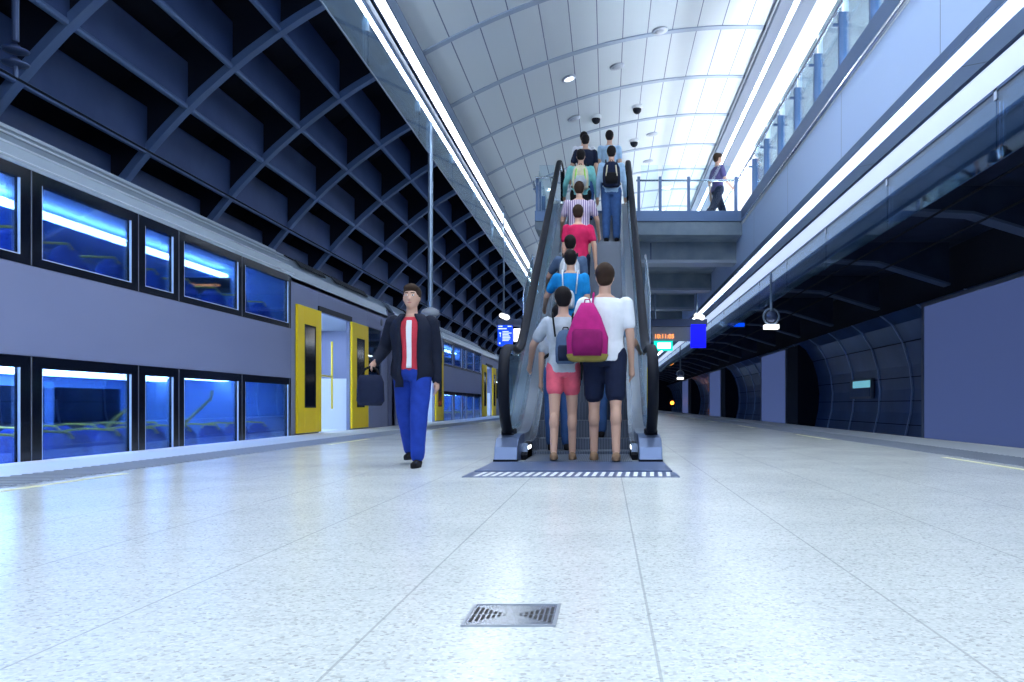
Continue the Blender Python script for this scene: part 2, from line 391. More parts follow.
for (px_, py_), lb in zip([(596, 116), (637, 106), (634, 140)], ['black dome camera on the vault just above the uppermost escalator riders, leftmost of three', 'black dome camera on the vault, upper one right of the escalator', 'black dome camera on the vault, lower one right of the escalator']):
    x, d = on_vault(px_, py_); z = vz(x)
    t = thing('dome_camera', lb, 'security camera', (x, d, z - .02), 0, 'dome cameras on the vault')
    obj('mount', MB().lathe([(.13, .04), (.13, -.02), (.115, -.05)]), 'white_paint', t, smooth=True)
    obj('dome', MB().ell((0, 0, -.06), .105, .105, .115), 'rubber', t, smooth=True)

# ------------------------------------------------------------------ left light troughs and hanging glass baffle
t = thing('strip_light', 'wide bright continuous ceiling light along the left edge of the vault', 'light', (-3.1, 10, 6.0))
obj('housing', MB().prism([(-3.02, 6.12), (-2.94, 6.17), (-3.03, 6.24), (-3.28, 6.24), (-3.21, 6.07)], VY0, YF), 'trough_dark', t, world=True)
obj('cover', MB().prism([(-3.035, 6.11), (-2.945, 6.16), (-2.95, 6.175), (-3.03, 6.13)], VY0, YF), 'vault_rib', t, world=True)
for k in range(36): obj('lamp', MB().prism([(-3.14, 6.05), (-3.06, 6.10), (-3.08, 6.13), (-3.18, 6.07)], -1 + 3 * k, 1.96 + 3 * k), 'led_white', t, world=True)
t = thing('strip_light', 'narrow lower ceiling light line at the left, above the hanging glass', 'light', (-3.15, 10, 5.55))
obj('housing', MB().prism([(-3.16, 5.70), (-3.12, 5.76), (-3.2, 5.99), (-3.26, 5.99), (-3.23, 5.68)], VY0, YF), 'trough_mid', t, world=True)
obj('lamp', MB().prism([(-3.19, 5.665), (-3.145, 5.69), (-3.15, 5.705), (-3.20, 5.68)], VY0, YF), 'led_white2', t, world=True)
BL = thing('smoke_baffle', 'long hanging sheet of pale glass below the left light lines', 'glass baffle', (-3.17, 10, 5.2))
y = -1.0
while y < 60:
    obj('glass_pane', MB().box(-3.18, -3.165, y + .01, y + 2.99, 5.02, 5.62), 'glass_left', BL, world=True)
    obj('clamp', MB().box(-3.2, -3.15, y - .03, y + .03, 5.48, 5.66), 'baffle_frame', BL, world=True)
    y += 3
obj('edge', MB().box(-3.18, -3.165, -1, 60, 5.005, 5.02), 'baffle_frame', BL, world=True)
# post hanging from the baffle line
t = thing('hanging_post', 'slim grey pole hanging from the left light line down behind the walking man', 'post', (-3.18, 14.9, 5.6))
obj('pole', MB().tube([(-3.17, 14.9, 5.6), (-3.17, 14.9, 2.25)], .045), 'baffle_frame', t, world=True)
obj('speaker_head', MB().lathe([(.05, 0), (.15, -.05), (.17, -.12), (.1, -.16)], (-3.17, 14.9, 2.28)), 'sign_grey', t, world=True, smooth=True)

# ------------------------------------------------------------------ left coffered vault over the train
CP = [(-3.3, 8.35), (-4.2, 8.05), (-5.0, 7.65), (-5.9, 7.08), (-6.75, 6.42), (-7.55, 5.68), (-8.25, 4.9), (-8.85, 4.1), (-9.35, 3.2), (-9.7, 2.2), (-9.9, 1.1), (-9.95, 0), (-9.95, -1.1)]
def refine(P):
    Q = []
    for i in range(len(P) - 1):
        p0, p1, p2, p3 = [Vector(P[min(max(j, 0), len(P) - 1)]) for j in (i - 1, i, i + 1, i + 2)]
        for t_ in (0, .5):
            Q.append(tuple(.5 * ((2 * p1) + (p2 - p0) * t_ + (2 * p0 - 5 * p1 + 4 * p2 - p3) * t_ ** 2 + (3 * p1 - p0 - 3 * p2 + p3) * t_ ** 3)))
    return Q + [P[-1]]
CP = refine(CP)
nrm = []
for i in range(len(CP)):
    a = Vector(CP[max(i - 1, 0)]); c = Vector(CP[min(i + 1, len(CP) - 1)]); t_ = (c - a).normalized(); nrm.append(Vector((t_.y, -t_.x)))
nrm = [v if v.dot(Vector((-.7, .7))) > 0 else -v for v in nrm]
def off(k): return [(p[0] + v.x * k, p[1] + v.y * k) for p, v in zip(CP, nrm)]
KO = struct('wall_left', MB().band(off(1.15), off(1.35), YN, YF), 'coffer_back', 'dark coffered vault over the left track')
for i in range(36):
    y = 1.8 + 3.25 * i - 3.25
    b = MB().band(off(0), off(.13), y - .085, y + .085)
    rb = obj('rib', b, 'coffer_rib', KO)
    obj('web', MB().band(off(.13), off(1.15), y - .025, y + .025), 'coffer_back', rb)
import bisect
cum = [0]
for a_, c_ in zip(CP, CP[1:]): cum.append(cum[-1] + math.dist(a_, c_))
for k in range(10):
    q = .65 + 1.075 * k
    i = min(bisect.bisect(cum, q) - 1, len(CP) - 2); u = (q - cum[i]) / (cum[i + 1] - cum[i])
    x = CP[i][0] * (1 - u) + CP[i + 1][0] * u - .02; z = CP[i][1] * (1 - u) + CP[i + 1][1] * u + .06
    bb = obj('beam', MB().prism([(x - .02, z), (x + .02, z), (x + .02, z + .80), (x - .02, z + .80)], YN, YF), 'coffer_web', KO)
    obj('flange', MB().tube([(x, YN, z), (x, YF, z)], .055, 8), 'coffer_rib', bb)

# overhead wire and insulator by the train
t = thing('insulator', 'dark hanging rod with two disc insulators above the train at top left', 'insulator', (-6.2, 8.7, 8))
ix, iy = -6.2, 8.7
obj('rod', MB().tube([(ix, iy, 6.9), (ix, iy, 4.34)], .035), 'dark_frame', t, world=True)
for zz in (4.25, 4.11): obj('disc', MB().lathe([(.04, .05), (.06, .03), (.13, 0), (.12, -.015), (.05, -.03)], (ix, iy, zz)), 'dark_frame', t, world=True, smooth=True)
obj('hook', MB().tube([(ix, iy, 4.11), (ix, iy, 3.96)], .025), 'dark_frame', t, world=True)
tag(obj('overhead_wire', MB().tube([(-6.2, YN, 3.96), (-6.2, 100, 3.96)], .014, 6), 'rubber'), 'thin overhead wire running above the train roof', 'wire')

# ------------------------------------------------------------------ right fascia, concourse slab, lights, baffle
FX = 2.85
SL = struct('trim_10', MB().box(FX + .12, 5.6, -2, YF, 4.12, 4.33), 'concrete', 'concrete slab of the upper concourse')
struct('wall_right_fascia', MB().box(FX, FX + .12, -2, YF, 3.53, 4.44), 'fascia_panel', 'smooth blue fascia panels under the concourse edge')
struct('trim_11', MB().box(FX - .02, FX + .14, -2, YF, 4.43, 4.66), 'kerb_metal', 'dark metal kerb of the concourse edge')
struct('trim_12', MB().tube([(FX + .01, -2, 4.38), (FX + .01, YF, 4.38)], .05, 12), 'stainless', 'polished metal tube under the concourse kerb', smooth=True)
t = thing('strip_light', 'bright continuous light line under the blue fascia at the right', 'light', (FX, 10, 3.4))
obj('housing', MB().prism([(FX, 3.53), (FX, 3.44), (FX + .03, 3.43), (FX + .03, 3.53)], -2, YF), 'kerb_metal', t, world=True)
for k in range(70): obj('lamp', MB().prism([(FX + .03, 3.415), (FX + .095, 3.390), (FX + .10, 3.41), (FX + .035, 3.44)], -1.5 + 1.6 * k, .05 + 1.6 * k), 'led_right', t, world=True)
obj('shield', MB().box(FX + .104, FX + .112, -2, YF, 3.355, 3.47), 'fascia_panel', t, world=True)  # added lip, keeps the lamp from reflecting in the glass baffle
struct('trim_13', MB().prism([(FX + .12, 3.41), (3.27, 3.47), (3.27, 3.6), (FX + .03, 3.53)], -2, YF), 'fascia_panel', 'blue recessed soffit beside the right light line')
struct('trim_14', MB().box(3.255, 3.275, -2, YF, 3.44, 3.50), 'dark_frame', 'dark joint line in the blue soffit')
t = thing('glowing_soffit', 'broad white soffit band beside the right glass baffle, lit look added as glow', 'light', (3.4, 10, 3.5))
obj('soffit_band', MB().prism([(3.27, 3.47), (3.60, 3.47), (3.60, 3.52), (3.27, 3.6)], -2, YF), 'wing_glow', t, world=True)  # white soffit; the light falling on it is put in as emission
obj('edge', MB().box(3.60, 3.64, -2, YF, 3.44, 3.6), 'kerb_metal', t, world=True)
BR = thing('smoke_baffle', 'long hanging sheet of dark glass at the right, in front of the concrete beams', 'glass baffle', (3.62, 10, 3.0))
y = -1.3
while y < 60:
    obj('glass_pane', MB().box(3.612, 3.628, y + .008, y + 2.99, 2.80, 3.45), 'glass_smoke', BR, world=True)
    obj('clamp', MB().box(3.60, 3.64, y - .03, y + .03, 3.36, 3.47), 'stainless', BR, world=True)
    y += 3
obj('edge', MB().box(3.612, 3.628, -1.3, 60, 2.785, 2.80), 'glass_esc', BR, world=True)
# ceiling over the right track, haunched beams
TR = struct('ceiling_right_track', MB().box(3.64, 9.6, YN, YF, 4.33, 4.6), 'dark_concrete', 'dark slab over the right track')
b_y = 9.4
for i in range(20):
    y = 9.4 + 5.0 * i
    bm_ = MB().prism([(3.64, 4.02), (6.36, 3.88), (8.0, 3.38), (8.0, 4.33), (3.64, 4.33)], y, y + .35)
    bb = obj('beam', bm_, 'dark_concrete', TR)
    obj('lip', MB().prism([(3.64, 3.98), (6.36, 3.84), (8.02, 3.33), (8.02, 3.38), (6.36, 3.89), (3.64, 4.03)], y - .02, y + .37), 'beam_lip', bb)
# service pipes over the right track
for i, (x, z) in enumerate(((4.6, 3.86), (5.5, 3.72), (6.2, 3.58))):
    tag(obj('cable', MB().tube([(x, YN, z), (x, 90, z)], .02, 6), 'rubber'), ('cable over the right track, closest to the glass baffle', 'cable over the right track, middle of three', 'cable over the right track, closest to the tunnel wall')[i], 'cable', 'cables over the right track')
# right tunnel wall
RW = [(8.0, 3.12), (8.35, 2.85), (8.65, 2.35), (8.85, 1.7), (8.93, 1.0), (8.88, .3), (8.72, -.4), (8.45, -1.1)]
ofs = [(x + .3, z + .1) for x, z in RW]
WR = struct('wall_right', MB().band(RW, ofs, YN, YF), 'tunnel_panel', 'dark blue curved tunnel wall beyond the right track')
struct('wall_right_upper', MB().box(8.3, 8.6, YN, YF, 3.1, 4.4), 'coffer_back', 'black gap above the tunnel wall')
for i in range(38):
    y = 12.8 + 2.85 * i - 8.55
    obj('rib', MB().band([(x - .05, z) for x, z in RW], [(x + .01, z) for x, z in RW], y - .03, y + .03), 'tunnel_rib', WR)
for z0, x0 in ((2.35, 8.64), (1.35, 8.88), (.65, 8.90), (-.05, 8.79)):
    obj('rail_joint', MB().box(x0 - .02, x0 + .03, YN, YF, z0 - .012, z0 + .012), 'coffer_back', WR)
# dark niches beside the billboards
for i, y0 in enumerate((34.9, 56.3, 79.2)):
    struct('trim_%d' % (20 + i), MB().prism([(8.02, 3.0), (8.1, 3.1), (9.0, 3.1), (9.0, -1.1), (8.4, -1.1), (8.02, -.6)], y0, y0 + 2.0), 'coffer_back', 'black recess in the tunnel wall beside a billboard')
# billboards
BB = [(15.0, 20.9), (37.1, 42.9), (58.3, 64.6), (81.5, 88)]
BBL = ['nearest and largest blank blue billboard on the tunnel wall, at the right edge', 'second blank blue billboard along the tunnel wall', 'third blank blue billboard along the tunnel wall', 'farthest narrow-looking blank billboard on the tunnel wall']
for (y0, y1), lb in zip(BB, BBL):
    t = thing('billboard', lb, 'billboard', (8.05, (y0 + y1) / 2, -.4), 0, 'blank billboards on the tunnel wall')
    b = MB(); b.box(7.96, 8.12, y0 - .12, y0, -.42, 3.08); b.box(7.96, 8.12, y1, y1 + .12, -.42, 3.08); b.box(7.96, 8.12, y0, y1, 3.0, 3.08); b.box(7.96, 8.12, y0, y1, -.42, -.30)
    obj('frame', b, 'poster_frame', t, world=True)
    obj('poster', MB().box(7.99, 8.05, y0, y1, -.30, 3.0), 'poster_blank', t, world=True)
    obj('backing_box', MB().box(8.05, 8.5, y0, y1, -.38, 3.0), 'coffer_back', t, world=True)
    obj('post', MB().box(8.1, 8.25, y0 + .3, y0 + .45, -1.1, -.38), 'poster_frame', t, world=True)
    obj('post', MB().box(8.1, 8.25, y1 - .45, y1 - .3, -1.1, -.38), 'poster_frame', t, world=True)
# small lit sign on tunnel wall, signal lamp
t = thing('wall_sign', 'small lit sign glowing on the dark tunnel wall left of the big billboard', 'sign', (8.88, 28.6, .9))
obj('case', MB().box(8.78, 8.88, 27.6, 30.0, .75, 1.42), 'poster_frame', t, world=True)
obj('panel', MB().box(8.76, 8.78, 27.7, 29.9, .82, 1.12), 'tunnel_panel', t, world=True)
M['screen_dim'] = mat('screen_dim', (.2, .5, .6), .4, emit=(.12, .35, .42), es=.9)
obj('lit_strip', MB().box(8.76, 8.78, 27.7, 29.6, 1.12, 1.36), 'screen_dim', t, world=True)
t = thing('signal_lamp', 'orange signal lamp glowing far down the right track', 'signal', (6.9, 88, 0))
obj('post', MB().tube([(6.9, 88, -1.1), (6.9, 88, 1.0)], .06), 'dark_frame', t, world=True)
obj('hood', MB().box(6.65, 7.15, 87.9, 88.2, .35, 1.15), 'rubber', t, world=True)
obj('lens', MB().ell((6.9, 87.88, .75), .2, .08, .2), 'signal_orange', t, world=True)
# end wall
struct('wall_far', MB().box(-11, 10, YF, YF + .3, -1.5, 9), 'coffer_back', 'dark far end of the station')

# ------------------------------------------------------------------ balcony bridge across the hall and lower ceiling behind it
BD = 17.5; BX0 = -1.52
struct('trim_15', MB().prism([(BX0, 4.39), (BX0, 4.26), (BX0 + .25, 4.16), (BX0 + .5, 4.12), (FX, 4.12), (FX, 4.39)], BD, BD + .9), 'concrete', 'concrete edge of the balcony slab')
struct('trim_16', MB().box(BX0, FX, BD - .03, BD + .06, 4.40, 4.62), 'kerb_metal', 'dark metal kerb of the balcony')
struct('trim_24', MB().box(BX0, BX0 + .08, BD, YF, 4.40, 4.62), 'kerb_metal', 'dark metal kerb along the left side of the bridge')
struct('ceiling_lower', MB().box(BX0 + .3, FX + .1, BD + .9, YF, 4.12, 4.35), 'concrete', 'low concrete ceiling behind the balcony')
for i in range(14):
    y = BD + .8 + 4.4 * i
    nm = struct('trim_%d' % (30 + i), MB().prism([(BX0 + .35, 4.15), (BX0 + .55, 3.72), (FX + .1, 3.72), (FX + .1, 4.15)], y, y + .5), 'concrete', 'concrete downstand beam under the low ceiling')
    obj('lip', MB().box(BX0 + .5, FX + .1, y - .03, y + .53, 3.66, 3.73), 'vault_rib', nm)
    obj('joint', MB().box(.95, .98, y - .006, y + .01, 3.72, 4.1), 'dark_frame', nm)

def balustrade(name, label, pts, zk, posts, gap_glass=True, wide=()):
    """glass balustrade along a straight line pts=(p0,p1); posts = parameters 0..1"""
    p0 = Vector(pts[0]); p1 = Vector(pts[1]); d = (p1 - p0); L = d.length; u = d / L; nv = Vector((-u.y, u.x, 0))
    t = thing(name, label, 'balustrade', p0)
    def slab(a0, a1, w_, z0, z1, o_=0):
        A = p0 + u * a0 + nv * o_; B = p0 + u * a1 + nv * o_; h = nv * w_ / 2
        cs = [A - h, B - h, B + h, A + h]
        m_ = MB(); m_.quadbox([(c.x, c.y, z0) for c in cs] + [(c.x, c.y, z1) for c in cs]); return m_
    for q, a in enumerate(posts):
        obj('post', slab(a - .03, a + .03, .10, zk, zk + .72, 0), 'kerb_metal', t, world=True)
        obj('bracket', slab(a - .02, a + .02, .12, zk + .55, zk + .58, .06), 'kerb_metal', t, world=True)
    for a, c in zip(posts, posts[1:]): obj('glass_pane', slab(a + .045, c - .045, .014, zk + .02, zk + .97), 'glass_clear', t, world=True)
    m_ = MB(); A = p0 + nv * .11; B = p1 + nv * .11
    m_.tube([(A.x, A.y, zk + .68), (B.x, B.y, zk + .68)], .022); obj('handrail', m_, 'stainless', t, world=True, smooth=True)
    return t
ps = [1.22 * k for k in range(0, 34)]
balustrade('glass_balustrade', 'long glass balustrade with dark posts along the right edge of the concourse', ((FX + .06, -.7, 4.66), (FX + .06, 40.6, 4.66)), 4.66, [p_ - .02 for p_ in ps][1:15])
balustrade('glass_balustrade', 'glass balustrade on the balcony front, right of the escalator', ((.62, BD + .02, 4.62), (FX - .05, BD + .02, 4.62)), 4.62, [.05, .5, 1.10, 2.1])
balustrade('glass_balustrade', 'short glass balustrade on the balcony front, left of the escalator', ((-1.05, BD + .02, 4.62), (BX0 + .02, BD + .02, 4.62)), 4.62, [.02, .42])
balustrade('glass_balustrade', 'glass balustrade along the left side of the bridge, running away behind the riders', ((BX0 + .05, BD + .2, 4.62), (BX0 + .05, BD + 14, 4.62)), 4.62, [1.25 * k + .2 for k in range(11)])

# ------------------------------------------------------------------ escalator
EX = -.265; YA, YB = 9.1, 16.72; RT = .45; TS = .577
def zs(y):
    def ramp(y, c):   # integral of smooth 0..1 slope
        a = y - (c - RT)
        if a <= 0: return 0
        if a >= 2 * RT: return y - c
        return a * a / (4 * RT)
    return TS * (ramp(y, YA) - ramp(y, YB))
ES = thing('escalator', 'escalator rising away to the balcony, with glass sides and black handrails', 'escalator', (EX, 7.6, 0))
ysamp = [7.62 + .22 * i for i in range(49)]   # to 18.2
def sweep(f0, f1, x0, x1, ys):
    lo = [(y, f0(y)) for y in ys]; hi = [(y, f1(y)) for y in ys]
    return MB().band(lo, hi, x0, x1, 'x')
for s in (-1, 1):
    o_x = lambda a: EX + s * a
    xa, xb = sorted((o_x(.56), o_x(.775)))
    # low skirt deck with sloped nose
    b = MB().prism([(7.6, 0), (7.66, .14), (7.80, .22), (8.0, .25), (8.3, .25), (8.3, 0)], xa, xb, 'x')
    obj('newel_base', b, 'esc_base', ES, world=True, bevel=.008)
    b = MB().box(xa - .002, xb + .002, 7.59, 7.7, 0, .03); obj('kick_plate', b, 'rubber', ES, world=True)
    b = sweep(lambda y: max(zs(y) - .95, 0.0), lambda y: zs(y) + .25, xa, xb, [8.3 + .22 * i for i in range(42)]); obj('side_cladding', b, 'brushed', ES, world=True)
    xi, xj = sorted((o_x(.50), o_x(.56)))
    b = sweep(lambda y: zs(y) - .05, lambda y: zs(y) + .16, xi, xj, [8.0 + .22 * i for i in range(46)]); obj('skirt_panel', b, 'stainless', ES, world=True)
    # slanted inner nose; its bright bar is emissive
    b = MB().prism([(7.95, .05), (8.15, .16), (8.5, .16), (8.5, 0), (7.98, 0)], xi, xj, 'x'); obj('inner_nose', b, 'rubber', ES, world=True, bevel=.006)
    b = MB().box(*sorted((o_x(.497), o_x(.502))), 8.03, 8.35, .10, .135); obj('nose_glow', b, 'led_soft', ES, world=True)
    # brush where the handrail enters
    b = MB().box(*sorted((o_x(.63), o_x(.75))), 7.95, 8.25, .12, .30); obj('handrail_brush', b, 'rubber', ES, world=True, bevel=.015)
    # glass balustrade
    xg = o_x(.69)
    def gtop(y):
        if y < 8.2: return .62 + .42 * math.sqrt(max(0, 1 - ((8.2 - y) / .52) ** 2))
        return zs(y) + 1.04
    ysg = [7.685, 7.70, 7.74, 7.80, 7.9, 8.0] + [8.1 + .22 * i for i in range(45)]
    b = sweep(lambda y: zs(y) + (.25 if y > 7.95 else .60 - (y - 7.685) / .265 * .33), gtop, xg - .006, xg + .006, ysg); obj('glass_side', b, 'glass_esc', ES, world=True)
    b = sweep(lambda y: zs(y) + .25, lambda y: zs(y) + .30, xg - .03, xg + .03, [7.95 + .22 * i for i in range(46)]); obj('glass_clamp', b, 'stainless', ES, world=True)
    # handrail
    path = [(8.22, .20), (8.05, .24), (7.90, .31), (7.76, .42), (7.67, .56), (7.635, .70), (7.64, .83), (7.70, .95), (7.82, 1.04), (8.0, 1.085), (8.2, 1.10)]
    path += [(y, zs(y) + 1.10) for y in [8.4 + .2 * i for i in range(47)]]
    ye, ze = path[-1]; path += [(ye + .2 * math.sin(a), ze - .35 + .35 * math.cos(a)) for a in (PI * .25, PI * .5, PI * .75)]
    obj('handrail', MB().tube([(xg, y, z) for y, z in path], .052, 12, sq=(1.0, .65)), 'rubber', ES, world=True, smooth=True)
    b = MB().tube([(xg, y, z - .035) for y, z in path[10:-3]], .02, 8); obj('handrail_guide', b, 'stainless', ES, world=True, smooth=True)
# yellow warning label inside the right glass
b = MB()
b.box(EX + .655, EX + .66, 8.05, 8.12, .50, .90)
tl = obj('warning_label', b, 'warning_yellow', ES, world=True)
# landing plates and steps
obj('landing_plate', MB().box(EX - .78, EX + .78, 6.55, 7.6, -.01, .012), 'plate_metal', ES, world=True)
obj('comb_plate', MB().box(EX - .50, EX + .50, 7.6, 8.35, -.01, .014), 'step_metal', ES, world=True)
b = MB()
for k in range(24):
    x = EX - .72 + k * .062
    b.quadbox([(x, 6.12, .0), (x + .03, 6.12, 0), (x + .05, 6.5, 0), (x + .02, 6.5, 0), (x, 6.12, .006), (x + .03, 6.12, .006), (x + .05, 6.5, .006), (x + .02, 6.5, .006)])
obj('tread_marks', b, 'white_paint', ES, world=True)
obj('front_strip', MB().box(EX - .80, EX + .80, 6.08, 6.56, -.01, .004), 'plate_metal', ES, world=True)
sy = 8.35; k = 0; STEPS = []
while sy < 17.3:
    y1 = sy + (.40 if (sy < 8.8 or sy > 16.6) else .36)
    zt = zs((sy + y1) / 2) + .0
    b = MB().box(EX - .498, EX + .498, sy, y1 + .03, max(zt - .26, -.02), zt + .012)
    obj('step', b, 'step_metal', ES, world=True)
    b = MB().box(EX - .498, EX + .498, sy - .004, sy + .02, zt + .0122, zt + .014)
    STEPS.append((sy, y1, zt + .012)); sy = y1
obj('truss', sweep(lambda y: max(zs(y) - .92, .0), lambda y: max(zs(y) - .30, .001), EX - .56, EX + .56, [9.9 + .22 * i for i in range(34)]), 'dark_concrete', ES, world=True)
obj('landing_plate', MB().box(EX - .56, EX + .56, 17.3, 18.8, 4.30, 4.41), 'plate_metal', ES, world=True)
struct('trim_17', MB().box(EX - .9, EX + .9, 18.0, YF, 4.33, 4.40), 'terrazzo', 'floor of the bridge beyond the escalator top')
struct('trim_18', MB().box(FX + .14, 5.4, -2, YF, 4.33, 4.40), 'terrazzo', 'floor of the upper concourse')
struct('trim_19', MB().box(EX + .9, FX + .14, BD + .06, YF, 4.35, 4.40), 'terrazzo', 'floor of the bridge right of the escalator')
# anti-climb glass wings
for s, lb in ((-1, 'tall slanted glass guard beside the left escalator handrail'), (1, 'tall slanted glass guard beside the right escalator handrail')):
    x = EX + s * .83
    t = thing('glass_guard', lb, 'glass guard', (x, 10.9, 0), 0, 'glass guards beside the escalator')
    pr = [(10.9, zs(10.9) + .05), (12.2, zs(12.2) + .05), (12.2, zs(12.2) + .95), (10.9, zs(10.9) + .95)]
    obj('glass_pane', MB().prism(pr, x - .006, x + .006, 'x'), 'glass_clear', t, world=True)
    obj('edge_trim', MB().tube([(x, a, z) for a, z in pr + pr[:1]], .012, 6), 'stainless', t, world=True)
    obj('post', MB().tube([(x, 10.9, 0), (x, 10.9, zs(10.9) + .1)], .022, 8), 'stainless', t, world=True)

# ------------------------------------------------------------------ signs
def cam_pt(px, py, d): return ((px - 607) * d / 830, .53 + (405 - py) * d / 830)
SD = 24.0
def text(name, body, size, loc, rot, material, parent):
    cu = bpy.data.curves.new(name, 'FONT'); cu.body = body; cu.size = size; cu.extrude = .004; cu.align_x = 'LEFT'
    tmp = bpy.data.objects.new(name, cu); C.objects.link(tmp)
    dg = bpy.context.evaluated_depsgraph_get(); me = bpy.data.meshes.new_from_object(tmp.evaluated_get(dg))
    C.objects.unlink(tmp); bpy.data.objects.remove(tmp)
    o = bpy.data.objects.new(name, me); me.materials.clear(); me.materials.append(M[material]); C.objects.link(o)
    o.parent = parent; o.location = Vector(loc) - Vector(parent.location); o.rotation_euler = rot; return o
t = thing('departure_sign', 'hanging sign left of the escalator, blue timetable screen beside a white lit panel', 'sign', (-2.7, SD, 2.95))
obj('housing', MB().box(-3.2, -1.75, SD, SD + .25, 2.82, 3.02), 'dark_frame', t, world=True, bevel=.01)
sc = obj('screen', MB().box(-3.16, -2.74, SD - .02, SD + .12, 2.24, 2.84), 'sign_blue', t, world=True)
b = MB()
b.box(-3.14, -3.02, SD - .026, SD - .02, 2.79, 2.815); b.box(-2.87, -2.76, SD - .026, SD - .02, 2.79, 2.815); b.box(-3.14, -2.9, SD - .026, SD - .02, 2.72, 2.75)
for k in range(7): b.box(-3.02, -2.84 + .05 * (k % 3 == 1) + .03 * (k % 2), SD - .026, SD - .02, 2.64 - k * .043, 2.662 - k * .043)
b.box(-3.12, -3.06, SD - .026, SD - .02, 2.60, 2.62); b.box(-3.09, -3.075, SD - .026, SD - .02, 2.50, 2.62); b.box(-3.12, -3.08, SD - .026, SD - .02, 2.29, 2.34)
obj('text_rows', b, 'sign_text', t, world=True)
obj('lit_panel', MB().box(-2.70, -2.25, SD - .02, SD + .12, 2.37, 2.74), 'sign_white', t, world=True)
obj('hanger', MB().tube([(-3.0, SD + .1, 3.02), (-3.0, SD + .1, 6.3)], .025), 'baffle_frame', t, world=True)
obj('hanger', MB().tube([(-1.95, SD + .1, 3.02), (-1.95, SD + .1, 6.6)], .025), 'baffle_frame', t, world=True)
t = thing('clock_sign', 'hanging sign right of the escalator with an orange clock, green panel and blue screen', 'sign', (2, SD, 2.95))
obj('housing', MB().box(1.05, 2.90, SD, SD + .25, 2.80, 3.02), 'dark_frame', t, world=True, bevel=.01)
obj('panel', MB().box(1.30, 2.42, SD + .02, SD + .16, 2.38, 2.79), 'sign_grey', t, world=True)
obj('screen', MB().box(2.42, 2.86, SD - .03, SD + .14, 2.19, 2.86), 'screen_blue', t, world=True)
obj('green_panel', MB().box(1.36, 1.90, SD - .03, SD + .1, 2.10, 2.38), 'sign_green', t, world=True)
obj('green_glow', MB().box(1.46, 1.84, SD - .036, SD - .03, 2.16, 2.33), 'sign_white', t, world=True)
text('clock_digits', '10:11:05', .17, (1.36, SD - .0, 2.46), (R(90), 0, 0), 'led_orange', t)
obj('hanger', MB().tube([(1.4, SD + .1, 3.02), (1.4, SD + .1, 4.12)], .025), 'baffle_frame', t, world=True)
obj('hanger', MB().tube([(2.6, SD + .1, 3.02), (2.6, SD + .1, 4.12)], .025), 'baffle_frame', t, world=True)
def spot(x, y, z, lb, up=0):
    t = thing('spotlight', lb, 'light', (x, y, z), 0, 'white spotlights above the signs')
    obj('head', MB().cap((-.06, 0, 0), (.1, -.05, -.07), .07, .085), 'sign_white', t, smooth=True)
    obj('bracket', MB().tube([(0, 0, .0), (0, .04, up or -.11)], .015), 'dark_frame', t)
spot(-3.0, 24.08, 3.13, 'white spotlight above the blue timetable screen'); spot(-2.3, 24.08, 3.13, 'white spotlight above the white lit panel')
spot(2.65, 24.08, 3.13, 'white spotlight above the blue screen of the clock sign'); spot(3.95, 29, 3.4, 'white spotlight hanging beyond the right glass baffle', .93)
# hanging speaker clusters
def pendant(x, y, ztop, z, lb, s=1):
    t = thing('pendant_speaker', lb, 'speaker', (x, y, z), 0, 'hanging speaker units')
    obj('pole', MB().tube([(0, 0, .25), (0, 0, ztop - z)], .035), 'baffle_frame', t)
    obj('bracket_ring', MB().tube([(.17 * math.cos(a), 0, .12 + .17 * math.sin(a)) for a in [PI * 2 * k / 16 for k in range(17)]], .025, 8), 'baffle_frame', t)
    obj('driver', MB().ell((0, 0, .12), .13, .12, .13), 'dark_frame', t, smooth=True)
    obj('light_box', MB().box(-.16, .16, -.1, .1, -.16, -.06), 'sign_white', t, bevel=.01)
M['sign_white'].node_tree.nodes['Principled BSDF']
pendant(3.62, 18.3, 3.45, 2.36, 'hanging speaker unit with a pale box under it, nearer, below the right glass baffle')
pendant(3.62, 41.0, 3.45, 1.95, 'farther hanging speaker unit, small above the end of the right track')
# blue hanging platform sign at right far
t = thing('hanging_sign', 'small dark blue hanging sign right of the clock sign, far along the platform', 'sign', (4.1, 27, 3.0))
obj('panel', MB().box(3.9, 4.5, 27, 27.1, 3.05, 3.3), 'dark_frame', t, world=True); obj('screen', MB().box(3.93, 4.47, 26.98, 27, 3.08, 3.2), 'sign_blue', t, world=True)
obj('hanger', MB().tube([(4.2, 27.05, 3.3), (4.2, 27.05, 4.33)], .02), 'baffle_frame', t, world=True)

